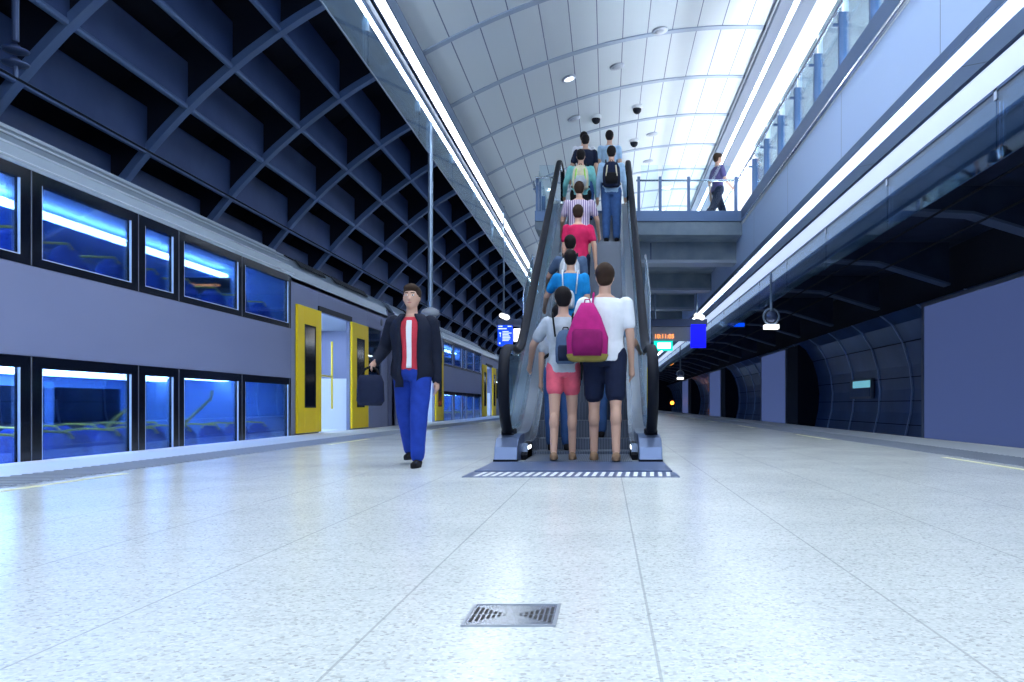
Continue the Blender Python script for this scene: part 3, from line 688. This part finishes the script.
# ------------------------------------------------------------------ train
XS = -5.45; XF = -8.35
WINS = [(-4.04, -2.44), (-2.14, -.64), (-.35, .28), (.55, 2.12), (2.36, 4.04)]
def rrect_frame(mb, y0, y1, z0, z1, xo, xi): pass
def make_car(name, label, yc, detail=True):
    t = thing(name, label, 'train', (0, yc, 0), 0, 'carriages of the train at the left')
    L = 10.51
    # side body: grey belts and ends
    b = MB()
    b.box(XS - .08, XS, -4.16, 4.16, .99, 1.85)
    for s in (-1, 1):
        y0, y1 = sorted((s * 4.16, s * 8.9 if False else s * 5.72)); 
        # pieces around door opening and end window (local +s side)
        def seg(a, c, z0, z1): ya, yb = sorted((s * a, s * c)); b.box(XS - .08, XS, ya, yb, z0, z1)
        seg(4.16, 5.56, -.95, 2.75); seg(5.56, 7.46, 2.30, 2.75); seg(5.56, 7.46, -.95, -.02); seg(7.46, 8.76, -.95, 2.75)
        seg(8.76, 9.95, -.95, .85); seg(8.76, 9.95, 2.32, 2.75); seg(9.95, L, -.95, 2.75)
        ya, yb = sorted((s * (L - .06), s * L)); b.box(XF, XS, ya, yb, -.95, 2.9)
    b.box(XS - .08, XS, -4.16, 4.16, -.95, -.05)
    b.box(XF - .08, XF, -L, L, -.95, 2.9)
    obj('body', b, 'train_body', t, bevel=.01)
    # black glazing bands with window holes
    for z0, z1, w0, w1 in ((1.85, 2.75, 1.93, 2.64), (-.05, .99, -.02, .88)):
        b = MB()
        b.box(XS - .05, XS + .004, -4.16, 4.16, z0, w0); b.box(XS - .05, XS + .004, -4.16, 4.16, w1, z1)
        eds = [-4.16] + [e_ for w_ in WINS for e_ in w_] + [4.16]
        for a, c in zip(eds[::2], eds[1::2]): b.box(XS - .05, XS + .004, a, c, w0, w1)
        obj('window_band', b, 'train_black', t)
        for (a, c) in WINS:
            pn = obj('window', MB().box(XS - .03, XS - .02, a, c, w0, w1), 'glass_train', t)
            r = .010
            f = MB(); f.box(XS - .012, XS + .008, c - r, c, w0, w1); f.box(XS - .03, XS + .006, a, a + .006, w0, w1); f.box(XS - .03, XS + .006, a, c, w0, w0 + .008)
            obj('window_trim', f, 'window_trim', pn)
    b = MB()
    for a, c in zip([-4.16] + [w_[1] for w_ in WINS], [w_[0] for w_ in WINS] + [4.16]):
        m_ = (a + c) / 2
        for z0, z1 in ((1.85, 2.75), (-.05, .99)): b.box(XS + .004, XS + .008, m_ - .006, m_ + .006, z0, z1)
    obj('panel_joint', b, 'poster_frame', t)
    # roof
    rp = [(XS, 2.75), (XS - .04, 2.93), (XS - .17, 3.10), (XS - .45, 3.25), (XS - .95, 3.34), (-6.9, 3.37)]
    rin = [(x - .02, z - .08) for x, z in rp]
    full = rp + [(-13.8 - x, z) for x, z in rp[::-1]][1:]
    fin = [(x, z - .08) for x, z in full]
    obj('roof', MB().band(fin, full, -L, L), 'train_roof', t)
    b = MB()
    for k, (x, z) in enumerate(((XS - .005, 2.80), (XS - .035, 2.93), (XS - .10, 3.04), (XS - .19, 3.13), (XS - .33, 3.21))):
        b.tube([(x + .008, -4.3, z + .004), (x + .008, 4.3, z + .004)], .011, 6)
    obj('roof_ridges', b, 'roof_ridge', t)
    obj('roof_panel', MB().band([(x + .004, z) for x, z in rp[:4]], [(x + .012, z + .006) for x, z in rp[:4]], -4.3, 4.3), 'roof_ridge' if False else 'train_roof', t)
    for s in (-1, 1):
        for (a, c) in ((4.75, 6.15), (6.7, 9.0)):
            ya, yb = sorted((s * a, s * c)); v = MB(); nb = int((yb - ya) / .14)
            for k in range(nb):
                yy = ya + k * (yb - ya) / nb
                v.quadbox([(XS - .06, yy, 3.0), (XS - .06, yy + .09, 3.0), (XS - .16, yy + .09, 3.12), (XS - .16, yy, 3.12), (XS - .04, yy, 3.02), (XS - .04, yy + .09, 3.02), (XS - .14, yy + .09, 3.14), (XS - .14, yy, 3.14)])
                v.quadbox([(XS - .19, yy, 3.12), (XS - .19, yy + .09, 3.12), (XS - .38, yy + .09, 3.22), (XS - .38, yy, 3.22), (XS - .18, yy, 3.14), (XS - .18, yy + .09, 3.14), (XS - .37, yy + .09, 3.24), (XS - .37, yy, 3.24)])
            obj('roof_vent', v, 'vent_black', t)
        # doors, hung outside
        for (a, c) in ((4.36, 5.56), (7.46, 8.66)):
            ya, yb = sorted((s * a, s * c)); m0, m1 = ya + .33, yb - .30; z0, z1, w0, w1 = .03, 2.30, .48, 1.98
            f = MB(); f.box(XS + .005, XS + .05, ya, m0, z0, z1); f.box(XS + .005, XS + .05, m1, yb, z0, z1); f.box(XS + .005, XS + .05, m0, m1, z0, w0); f.box(XS + .005, XS + .05, m0, m1, w1, z1)
            dr = obj('door_leaf', f, 'door_yellow', t, bevel=.006)
            obj('door_window', MB().box(XS + .015, XS + .045, m0, m1, w0, w1), 'train_black', dr)
            g_ = MB(); g_.box(XS + .045, XS + .052, m0, m0 + .025, w0, w1); g_.box(XS + .045, XS + .052, m1 - .025, m1, w0, w1); g_.box(XS + .045, XS + .052, m0, m1, w0, w0 + .03); g_.box(XS + .045, XS + .052, m0, m1, w1 - .03, w1)
            obj('window_seal', g_, 'rubber', dr)
        ya, yb = sorted((s * 5.5, s * 7.52))
        obj('door_track', MB().box(XS - .02, XS + .03, ya, yb, 2.30, 2.40), 'vent_black', t)
        # end window
        ya, yb = sorted((s * 8.76, s * 9.95))
        ew = obj('window', MB().box(XS - .05, XS - .03, ya, yb, .85, 2.32), 'glass_door', t)
        # vestibule: floor, ceiling, far wall, partitions
        ya, yb = sorted((s * 4.2, s * 10.4))
        v = MB(); v.box(XF, XS - .08, ya, yb, -.08, .0); v.box(XF, XS - .08, ya, yb, 2.36, 2.42); v.box(XF, XF + .04, ya, yb, 0, 2.36)
        pa, pb = sorted((s * 4.2, s * 4.26)); v.box(XF, XS - .09, pa, pb, -.0, 2.4)
        pa, pb = sorted((s * 7.75, s * 7.81)); v.box(XF, XS - .85, pa, pb, 0, 2.36); v.box(XS - .85, XS - .09, pa, pb, 0, 1.1)
        obj('vestibule_lining', v, 'lining_white', t)
        pa, pb = sorted((s * 5.8, s * 7.2))
        obj('far_door', MB().box(XF + .04, XF + .08, pa, pb, .05, 2.1), 'lining', t)
        pa, pb = sorted((s * 5.0, s * 9.6))
        obj('light_strip', MB().box(-7.1, -6.8, pa, pb, 2.33, 2.355), 'led_train', t)
        if detail:
            gp = MB(); yy = s * 7.15
            gp.tube([(XS - .28, yy, .45), (XS - .28, yy, 1.85)], .022, 8); obj('grab_pole', gp, 'grab_yellow', t, smooth=True)
            gp = MB().tube([(XS - .28, yy, 1.12), (XS - .28, s * 5.6, 1.12)], .02, 8); obj('grab_pole', gp, 'grab_yellow', t, smooth=True)
            gp = MB().tube([(XS - .30, s * 5.65, 1.55), (XS - .38, s * 5.85, 1.8), (XS - .38, s * 6.05, 2.1)], .02, 8); obj('grab_pole', gp, 'grab_yellow', t, smooth=True)
    # decks
    v = MB(); v.box(XF, XS - .09, -4.2, 4.2, 1.02, 1.28); v.box(XF, XS - .09, -4.2, 4.2, -.95, -.80)
    v.box(XF, XF + .03, -4.2, 4.2, -.8, 3.2)
    v.box(XF, XS - .1, -4.2, 4.2, 2.86, 2.92)
    for s in (-1, 1):
        pa, pb = sorted((s * 4.12, s * 4.18)); v.box(XF, XS - .1, pa, pb, -.8, 2.9)
    obj('cabin_lining', v, 'lining', t)
    v = MB()
    for (a, c) in WINS:
        for w0, w1 in ((1.93, 2.6), (0.05, .8)): v.box(XF + .03, XF + .045, a, c, w0, w1)
    obj('far_windows', v, 'train_black', t)
    for zz, xx in ((2.72, -6.55), (.93, -6.55), (.93, -7.6)):
        if True:
            obj('light_strip', MB().box(xx - .09, xx + .05, -4.1, 4.1, zz, zz + .05), 'led_train', t)
    # seats
    rows = [-3.75 + .83 * k for k in range(10)]
    for fz in (1.28, -.72):
        for x0, x1 in ((-6.42, -5.58), (-8.2, -7.36)):
            if x0 < -7 and not detail: continue
            for r_, yy in enumerate(rows):
                if not detail and r_ % 2: continue
                sb = MB(); w_ = (x1 - x0) / 2
                for q in range(2):
                    cx = x0 + w_ * (q + .5)
                    sb.loft([((cx, yy + .04, fz + .42), w_ * .44, .06), ((cx, yy + .02, fz + .6), w_ * .47, .065), ((cx, yy, fz + .8), w_ * .44, .055), ((cx, yy - .01, fz + .9), w_ * .34, .045), ((cx, yy - .01, fz + .95), w_ * .15, .025)], 14, power=2.6)
                    sb.loft([((cx, yy + .26, fz + .36), w_ * .46, .24), ((cx, yy + .26, fz + .46), w_ * .46, .25), ((cx, yy + .26, fz + .48), w_ * .40, .20)], 14, power=3)
                st = obj('seat', sb, 'seat_blue', t, smooth=True)
                obj('seat_handle', MB().tube([(x0 + .10, yy - .06, fz + .89), (x0 + .14, yy - .08, fz + .95), (x0 + w_ - .05, yy - .08, fz + .975), (x1 - .12, yy - .08, fz + .96), (x1 - .08, yy - .06, fz + .89)], .014, 8), 'grab_yellow', st, smooth=True)
    if detail:
        for yy in (.1, 2.0):
            gp = MB().tube([(XS - .75, yy, .1), (XS - .72, yy + .05, .28), (XS - .5, yy + .35, .62), (XS - .48, yy + .36, .75)], .02, 8); obj('grab_pole', gp, 'grab_yellow', t, smooth=True)
    # underframe
    obj('underframe', MB().box(XF + .2, XS - .2, -L + .4, L - .4, -1.08, -.95), 'vent_black', t)
    # gangway
    obj('gangway', MB().box(-7.6, -6.0, L, L + .63, -.3, 2.6), 'rubber', t)
    # bodyside lamp
    obj('side_lamp', MB().lathe([(.07, -.01), (.09, 0), (.06, .03)], (0, 0, 0)), 'poster_frame', t)
    o_ = [c for c in t.children if c.name.startswith('side_lamp')][-1]; o_.rotation_euler = (0, R(90), 0); o_.location = (XS, 9.9, 2.52)
    return t
c1 = make_car('train_carriage', 'nearest double-deck train carriage at the left, windows full of blue seats', 10.14)
c2 = make_car('train_carriage', 'second double-deck train carriage, behind the walking man', 31.8, True)
c3 = make_car('train_carriage', 'third train carriage, far off and mostly hidden by the escalator', 53.5, False)
# passenger display inside the first carriage (fixed to it)
dp = obj('display', MB().box(-7.2, -6.35, 3.86, 3.92, 2.42, 2.68), 'train_black', c1)
tt = text('display_text', 'Parramatta Ln', .085, (-7.0, 10.14 + 3.85, 2.53), (R(90), 0, 0), 'led_orange', c1)

# ------------------------------------------------------------------ people
def remesh(o, vox, disp=0):
    r = o.modifiers.new('remesh', 'REMESH'); r.mode = 'VOXEL'; r.voxel_size = vox; r.use_smooth_shade = True
    s = o.modifiers.new('smooth', 'SMOOTH'); s.factor = .5; s.iterations = 4
    if disp:
        tx = bpy.data.textures.get('folds') or bpy.data.textures.new('folds', 'CLOUDS'); tx.noise_scale = .13
        d = o.modifiers.new('folds', 'DISPLACE'); d.texture = tx; d.strength = disp; d.mid_level = .5
def limb(ang, side=0): return Vector((side, math.sin(ang), -math.cos(ang))).normalized()
def person(label, loc, H, facing, top='cloth_white', bottom='cloth_denim', shoes='cloth_black', hair='hair_black', skin='skin',
           sleeves='short', legs='long', lean=0, legL=(0, 0), legR=(0, 0), armL=(0, .12, .15), armR=(0, .12, .15),
           vox=.012, girth=1.0, longhair=False, jacket=None, face=False, group=None, headyaw=0, shirt_front=None, shoe=True, cap=None):
    t = thing('person', label, 'person', loc, facing, group)
    s = H / 1.75; V = Vector
    sp = V((0, math.sin(lean), math.cos(lean)))
    hip = V((0, 0, .93))
    J = {}
    for nm, sx, (a, k) in (('L', -1, legL), ('R', 1, legR)):
        h = hip + V((sx * .088 * girth, 0, 0)); kn = h + limb(a, sx * .01) * .43; an = kn + limb(a - k, sx * .005) * .42
        J['h' + nm], J['k' + nm], J['a' + nm] = h, kn, an
    zmin = min(J['aL'].z, J['aR'].z); sh = .085 - zmin
    for q in J: J[q] = J[q] + V((0, 0, sh))
    hip = hip + V((0, 0, sh))
    at = lambda q, y=0: hip + sp * q + V((0, y, 0))
    hc = at(.70) + V((0, .01 + .1 * math.sin(lean) * 0, 0))
    for nm, sx, (a, ab, e) in (('L', -1, armL), ('R', 1, armR)):
        so = at(.455) + V((sx * .178 * girth, 0, 0)); d1 = limb(a + lean * .5, sx * math.tan(ab)); el = so + d1 * .29
        d2 = limb(a + e + lean * .5, sx * math.tan(ab) * .3); wr = el + d2 * .255
        J['s' + nm], J['e' + nm], J['w' + nm], J['d' + nm] = so, el, wr, d2
    T = lambda v: V(v) * s
    g = girth
    def torso(mb, q0, q1, o=0, arc=None, rx=0):
        prof = [(-.10, .12, .10), (-.04, .163, .118), (.04, .160, .115), (.12, .142, .102), (.22, .146, .104), (.32, .163, .112), (.40, .172, .108), (.46, .158, .092), (.50, .105, .072), (.53, .07, .062)]
        import bisect
        def smp(q):
            for (qa, xa, ya), (qb, xb, yb) in zip(prof, prof[1:]):
                if q <= qb: u = max(0, (q - qa) / (qb - qa)); return xa + (xb - xa) * u, ya + (yb - ya) * u
            return prof[-1][1:]
        qs = sorted(set([q0, q1] + [p_[0] for p_ in prof if q0 < p_[0] < q1])); rings = []
        for q in qs:
            a_, b_ = smp(q); c = at(q); rings.append((T(c), (a_ * g + o) * s, (b_ * g + o) * s))
        mb.loft(rings, 24, arc)
    body = MB(); torso(body, -.10, .53)
    body.cap(T(at(.47)), T(at(.60)), .058 * s, .052 * s)
    body.ell(T(hc), .077 * s, .092 * s, .115 * s); body.ell(T(hc + V((0, .028, -.055))), .052 * s, .062 * s, .062 * s)
    body.cap(T(hc + V((0, .085, .01))), T(hc + V((0, .104, -.028))), .009 * s, .014 * s)
    for sx in (-1, 1):
        body.ell(T(hc + V((sx * .074, -.005, -.01))), .010 * s, .02 * s, .032 * s)
        body.cap(T(hc + V((sx * .02, .078, .028))), T(hc + V((sx * .045, .07, .028))), .010 * s, .009 * s)
    for nm in 'LR':
        body.cap(T(J['h' + nm]), T(J['k' + nm]), .086 * g * s, .054 * s); body.cap(T(J['k' + nm]), T(J['a' + nm]), .052 * s, .036 * s)
        mid = J['k' + nm].lerp(J['a' + nm], .3) + V((0, -.014, 0)); body.ell(T(mid), .052 * s, .056 * s, .10 * s)
        an = J['a' + nm]; body.cap(T(an + V((0, -.035, -.045))), T(an + V((0, .13, -.058))), .034 * s, .027 * s)
        body.cap(T(J['s' + nm]), T(J['e' + nm]), .052 * s, .040 * s); body.cap(T(J['e' + nm]), T(J['w' + nm]), .039 * s, .026 * s)
        d2 = J['d' + nm]; sx = -1 if nm == 'L' else 1; wr = J['w' + nm]
        fwd = V((0, 1, 0)) - d2 * d2.y; fwd.normalize(); inn = V((-sx, 0, 0))
        body.cap(T(wr + d2 * .01), T(wr + d2 * .085), .025 * s, .030 * s)
        for q, (o_, ln) in enumerate(((.028, .070), (.010, .080), (-.009, .074), (-.027, .058))):
            b0 = wr + d2 * .085 + fwd * o_; b1 = b0 + d2 * ln * .55 + inn * .008; b2 = b1 + (d2 * .8 + inn * .5) * ln * .5
            body.cap(T(b0), T(b1), .0095 * s, .0085 * s, 8); body.cap(T(b1), T(b2), .0085 * s, .0075 * s, 8)
        th0 = wr + d2 * .03 + fwd * .025; th1 = th0 + (fwd * .8 + d2 * .6 + inn * .3) * .035; th2 = th1 + (d2 * .9 + fwd * .2 + inn * .3) * .035
        body.cap(T(th0), T(th1), .012 * s, .010 * s, 8); body.cap(T(th1), T(th2), .010 * s, .008 * s, 8)
    o = obj('body', body, skin, t, smooth=True); remesh(o, min(vox, .009))
    # bottoms
    b = MB(); torso(b, -.10, .10, .014)
    for nm in 'LR':
        h, k_, a_ = J['h' + nm], J['k' + nm], J['a' + nm]
        if legs == 'long':
            b.cap(T(h), T(k_), .104 * g * s, .084 * s); b.cap(T(k_), T(a_ + V((0, 0, .02))), .084 * s, .064 * s)
        else:
            f = .80 if legs == 'knee' else .50
            b.cap(T(h), T(h.lerp(k_, f)), .105 * g * s, .088 * s)
    o = obj('trousers' if legs == 'long' else 'shorts', b, bottom, t, smooth=True); remesh(o, vox, .012)
    # top
    b = MB(); torso(b, -.06 if not jacket else 0, .505, .016)
    if not jacket or True:
        for nm in 'LR':
            sl = .62 if sleeves == 'short' else 1
            b.cap(T(J['s' + nm]), T(J['s' + nm].lerp(J['e' + nm], sl)), .066 * s, (.062 if sleeves == 'short' else .052) * s)
            if sleeves == 'long': b.cap(T(J['e' + nm]), T(J['w' + nm]), .050 * s, .036 * s)
    o = obj('shirt', b, top, t, smooth=True); remesh(o, vox, .012)
    if jacket:
        b = MB(); A0 = PI / 2 + .42; torso(b, -.16, .53, .034, (A0, A0 + 2 * PI - .84))
        jo = obj('jacket', b, jacket, t, smooth=True); so_ = jo.modifiers.new('thick', 'SOLIDIFY'); so_.thickness = .022 * s; so_.offset = 0
        b = MB()
        for nm in 'LR':
            b.cap(T(J['s' + nm]), T(J['e' + nm]), .078 * s, .066 * s); b.cap(T(J['e' + nm]), T(J['w' + nm]), .064 * s, .050 * s)
        sl = obj('sleeves', b, jacket, jo, smooth=True); remesh(sl, vox, .01)
    if shirt_front:
        b = MB(); torso(b, .02, .47, .030, (PI / 2 - .13, PI / 2 + .13)); so = obj('shirt_front', b, shirt_front, t, smooth=True); m_ = so.modifiers.new('thick', 'SOLIDIFY'); m_.thickness = .012
    # shoes
    if shoe:
        for nm in 'LR':
            an = J['a' + nm]; b = MB(); b.cap(T(an + V((0, -.04, -.045))), T(an + V((0, .15, -.055))), .040 * s, .032 * s)
            if shoe != 'low': b.cap(T(an), T(an + V((0, -.01, -.04))), .044 * s, .044 * s)
            b.loft([(T(an + V((0, .05, -.085))), .043 * s, .135 * s), (T(an + V((0, .05, -.066))), .043 * s, .135 * s)], 16)
            o = obj('shoe', b, shoes, t, smooth=True); remesh(o, vox * .8)
    # hair
    b = MB(); b.ell(T(hc + V((0, -.020, .026))), .088 * s, .096 * s, .100 * s)
    b.ell(T(hc + V((0, -.040, -.030))), .074 * s, .062 * s, .065 * s); b.ell(T(hc + V((0, .030, .078))), .072 * s, .062 * s, .045 * s)
    if longhair: b.cap(T(hc + V((0, -.06, -.02))), T(hc + V((0, -.085, -.20))), .062 * s, .04 * s)
    o = obj('hair', b, hair, t, smooth=True); remesh(o, vox * .8, .01)
    if cap:
        b = MB().loft([(T(hc + V((0, -.03, -.035))), .090 * s, .094 * s), (T(hc + V((0, -.03, .01))), .094 * s, .10 * s)], 20)
        obj('headband', b, cap, t, smooth=True)
    if face:
        for sx in (-1, 1):
            e_ = obj('eye', MB().ell(T(hc + V((sx * .03, .083, .008))), .013 * s, .008 * s, .008 * s, 10, 8), 'eye_white', t, smooth=True)
            obj('iris', MB().ell(T(hc + V((sx * .03, .0895, .008))), .006 * s, .004 * s, .006 * s, 8, 6), 'iris', e_, smooth=True)
            obj('eyebrow', MB().cap(T(hc + V((sx * .016, .090, .032))), T(hc + V((sx * .046, .078, .034))), .004 * s, .003 * s, 8), hair, t, smooth=True)
        obj('lips', MB().ell(T(hc + V((0, .088, -.062))), .022 * s, .010 * s, .007 * s, 12, 6), 'lip', t, smooth=True)
    t['s_scale'] = s
    del t['s_scale']
    return t, J, s, at, T
def to_world(t, v): return Matrix.Translation(t.location) @ Matrix.Rotation(t.rotation_euler.z, 4, 'Z') @ v
def backpack(label, P, w=.30, h=.44, d=.15, q=.25, taper=1.0, base=None, body='cloth_navy', pocket=None, strap='cloth_black', side=0, stripe=None, shoulder='both', name='backpack'):
    t, J, s, at, T = P
    bp_ = T(at(q) + Vector((side, -.135 - d / 2, 0)))
    loc = Matrix.Translation(t.location) @ Matrix.Rotation(t.rotation_euler.z, 4, 'Z') @ bp_
    r = thing(name, label, 'backpack', loc, t.rotation_euler.z)
    w, h, d = w * s, h * s, d * s
    b = MB().loft([((0, 0, -h / 2), w * .40, d * .35), ((0, 0, -h * .44), w * .48, d * .48), ((0, 0, -h * .1), w * .5, d * .5), ((0, 0, h * .25), w * .46 * taper, d * .44), ((0, .01, h * .43), w * .34 * taper ** 1.6, d * .3), ((0, .02, h / 2), w * .15, d * .12)], 20, power=3)
    obj('bag', b, body, r, smooth=True)
    if base: obj('base_panel', MB().loft([((0, 0, -h * .515), w * .36, d * .3), ((0, 0, -h * .49), w * .45, d * .46), ((0, 0, -h * .40), w * .505, d * .51), ((0, 0, -h * .385), w * .49, d * .49)], 20, power=3), base, r, smooth=True)
    b = MB().loft([((0, -d * .47, -h * .42), w * .33, d * .14), ((0, -d * .5, -h * .25), w * .37, d * .2), ((0, -d * .48, -h * .02), w * .36, d * .16), ((0, -d * .44, h * .03), w * .3, d * .05)], 16, power=3)
    obj('pocket', b, pocket or body, r, smooth=True)
    obj('top_loop', MB().tube([(-.03, .03, h * .47), (-.02, .02, h * .56), (.02, .02, h * .56), (.03, .03, h * .47)], .007, 6), strap, r)
    if stripe:
        for sx in (-1, 1): obj('trim_stripe', MB().tube([(sx * w * .27, -d * .40, -h * .38), (sx * w * .30, -d * .56, -h * .1), (sx * w * .24, -d * .48, h * .3)], .013, 6), stripe, r)
    for sx in (-1, 1):
        if shoulder == 'left' and sx > 0: continue
        x = sx * .10 * s - (side * s if True else 0)
        pts = [(x * .8, d * .5, h * .30), (x, d * .5 + .0 * s, (.47 - q) * s + .05 * s), (x * 1.05, d * .5 + .11 * s, (.47 - q) * s + .07 * s), (x * 1.1, d * .5 + .235 * s, (.40 - q) * s), (x * 1.1, d * .5 + .265 * s, (.26 - q) * s), (x * 1.35, d * .5 + .20 * s, (.14 - q) * s), (x * 1.6, d * .5 + .02 * s, (.12 - q) * s - .02)]
        obj('strap', MB().tube(pts, .022 * s, 8, sq=(1, .4)), strap, r, smooth=True)
    return r
def sz(y):
    for a, c, z in STEPS:
        if a <= y < c: return z
    return .012 if y < 8.4 else 4.41
# walking man, towards the camera
P = person('man in a dark open jacket and blue trousers walking along the platform towards the camera', (-1.70, 7.25, 0), 1.60, PI, top='cloth_red', jacket='cloth_suit', bottom='cloth_blue_trouser', shoes='cloth_black', hair='hair_brown',
           sleeves='long', legL=(.30, .10), legR=(-.22, .32), armL=(-.25, .12, .30), armR=(-.45, .40, 1.45), lean=.03, vox=.010, face=True, shirt_front='cloth_white')
t, J, s, at, T = P
hw = Matrix.Translation(t.location) @ Matrix.Rotation(PI, 4, 'Z') @ T(J['wR'] + J['dR'] * .12)
bg_ = thing('shoulder_bag', 'dark soft bag carried low at the walking man\'s side', 'bag', hw)
obj('bag', MB().loft([((0, 0, -.32), .09, .06), ((0, 0, -.28), .115, .08), ((0, 0, -.12), .11, .075), ((0, 0, -.06), .09, .05)], 18, power=2.6), 'cloth_navy', bg_, smooth=True)
obj('handle', MB().tube([(-.08, 0, -.08), (-.05, 0, -.01), (0, 0, .01), (.05, 0, -.01), (.08, 0, -.08)], .011, 8), 'cloth_black', bg_, smooth=True)
# pair at the foot of the escalator
PA = person('woman in a pale grey tee and coral shorts stepping onto the escalator', (-.41, 7.80, .014), 1.63, 0, top='cloth_grey', bottom='cloth_coral', shoes='shoe_tan', hair='hair_black', legs='mid', legL=(-.16, .06), legR=(.14, .10), armL=(.45, .55, .35), armR=(.1, .18, .35), vox=.010, girth=.92, shoe='low')
backpack('small dark blue-grey backpack on the woman in coral shorts', PA, w=.20, h=.34, d=.10, q=.20, body='cloth_bluegrey', pocket='cloth_navy', side=.03)
PB = person('man in a white tee and navy knee shorts at the foot of the escalator', (-.02, 7.72, .014), 1.84, 0, top='cloth_white', bottom='cloth_navy', shoes='shoe_tan', hair='hair_brown', legs='knee', legL=(.16, .12), legR=(-.14, .04), armL=(.25, .30, .9), armR=(.0, .14, .2), vox=.010, girth=1.04, shoe='low')
backpack('magenta backpack with an olive base hanging off the white-shirted man\'s left shoulder', PB, w=.36, h=.50, d=.17, q=.19, taper=.72, base='cloth_olive', body='cloth_magenta', pocket='cloth_magenta_dark', strap='cloth_magenta', side=-.15, shoulder='left')
# riders on the escalator
LX, RX = -.50, -.02
def rider(label, x, y, H, **k):
    return person(label, (x, y, sz(y)), H, 0, vox=.015, group='riders on the escalator', **k)
rider('dark-haired rider in a pale top, half hidden left of the woman in grey', -.52, 9.0, 1.58, top='cloth_grey', bottom='cloth_denim', hair='hair_black')
P1 = rider('rider in a light blue shirt at the right handrail, hidden behind the white-shirted man', .02, 9.5, 1.60, top='cloth_sky', bottom='cloth_denim', armR=(.5, .6, .8), hair='hair_brown')
P2 = rider('rider in a bright azure tee, low on the left of the escalator', LX + .05, 10.25, 1.68, top='cloth_cyan', bottom='cloth_black', hair='hair_black', armL=(.5, .5, .6))
backpack('small pale shoulder bag on the azure-shirted rider', P2, w=.20, h=.24, d=.09, q=.16, body='cloth_grey', pocket='cloth_white', strap='cloth_white', side=-.04)
P3 = rider('rider in a dark blue-grey tee and khaki shorts wearing a grey backpack', LX - .0, 11.3, 1.66, top='cloth_bluegrey', bottom='cloth_khaki', legs='knee', hair='hair_black', armL=(.5, .5, .6))
backpack('grey backpack with pale pocket on the dark-dressed rider', P3, body='cloth_grey', pocket='cloth_bluegrey', stripe='cloth_white')
P4 = rider('rider in a crimson top in the middle of the left file', LX + .07, 12.35, 1.70, top='cloth_crimson', bottom='cloth_navy', hair='hair_brown', armR=(-.1, .25, .2))
P5 = rider('rider in a purple and white striped shirt', LX + .05, 13.45, 1.72, top='cloth_stripe', bottom='cloth_khaki', legs='knee', hair='hair_brown', girth=1.1, armL=(.3, .3, .6), armR=(.2, .35, .5))
P6 = rider('rider in a pale teal shirt with a cream backpack, high in the left file', LX + .02, 15.2, 1.74, top='cloth_teal', bottom='cloth_black', hair='hair_black', girth=1.05, armL=(.3, .35, .6), armR=(.1, .3, .3), sleeves='long')
backpack('cream backpack with a lime strap on the teal-shirted rider', P6, body='cloth_cream', pocket='cloth_grey', stripe='cloth_lime')
P7 = rider('rider in a navy top just above the teal-shirted one', LX + .08, 16.15, 1.70, top='cloth_navy', bottom='cloth_denim', hair='hair_black', armL=(.2, .35, .4))
P8 = rider('topmost rider of the left file, white top and black hair', LX + .03, 16.95, 1.72, top='cloth_white', bottom='cloth_navy', hair='hair_black', sleeves='long')
P9 = rider('rider in blue jeans and pale shirt wearing a navy backpack, right side of the escalator', RX + .10, 15.0, 1.74, top='cloth_sky', bottom='cloth_denim', hair='hair_black', armL=(.1, .2, .3), armR=(.1, .2, .3), sleeves='long')
backpack('navy backpack with pale stripes on the rider in jeans', P9, body='cloth_navy', pocket='cloth_black', stripe='cloth_cream', w=.32, h=.46)
P10 = rider('topmost rider on the right in a light blue shirt', RX + .07, 16.6, 1.74, top='cloth_sky', bottom='cloth_denim', hair='hair_black')
# walker on the balcony
person('person in a purple shirt and dark trousers walking across the balcony', (2.45, 18.4, 4.40), 1.76, R(-70), top='cloth_purple', bottom='cloth_navy', hair='hair_brown', legL=(.40, .15), legR=(-.35, .35), armL=(-.3, .12, .4), armR=(.3, .12, .5), vox=.015, face=True)
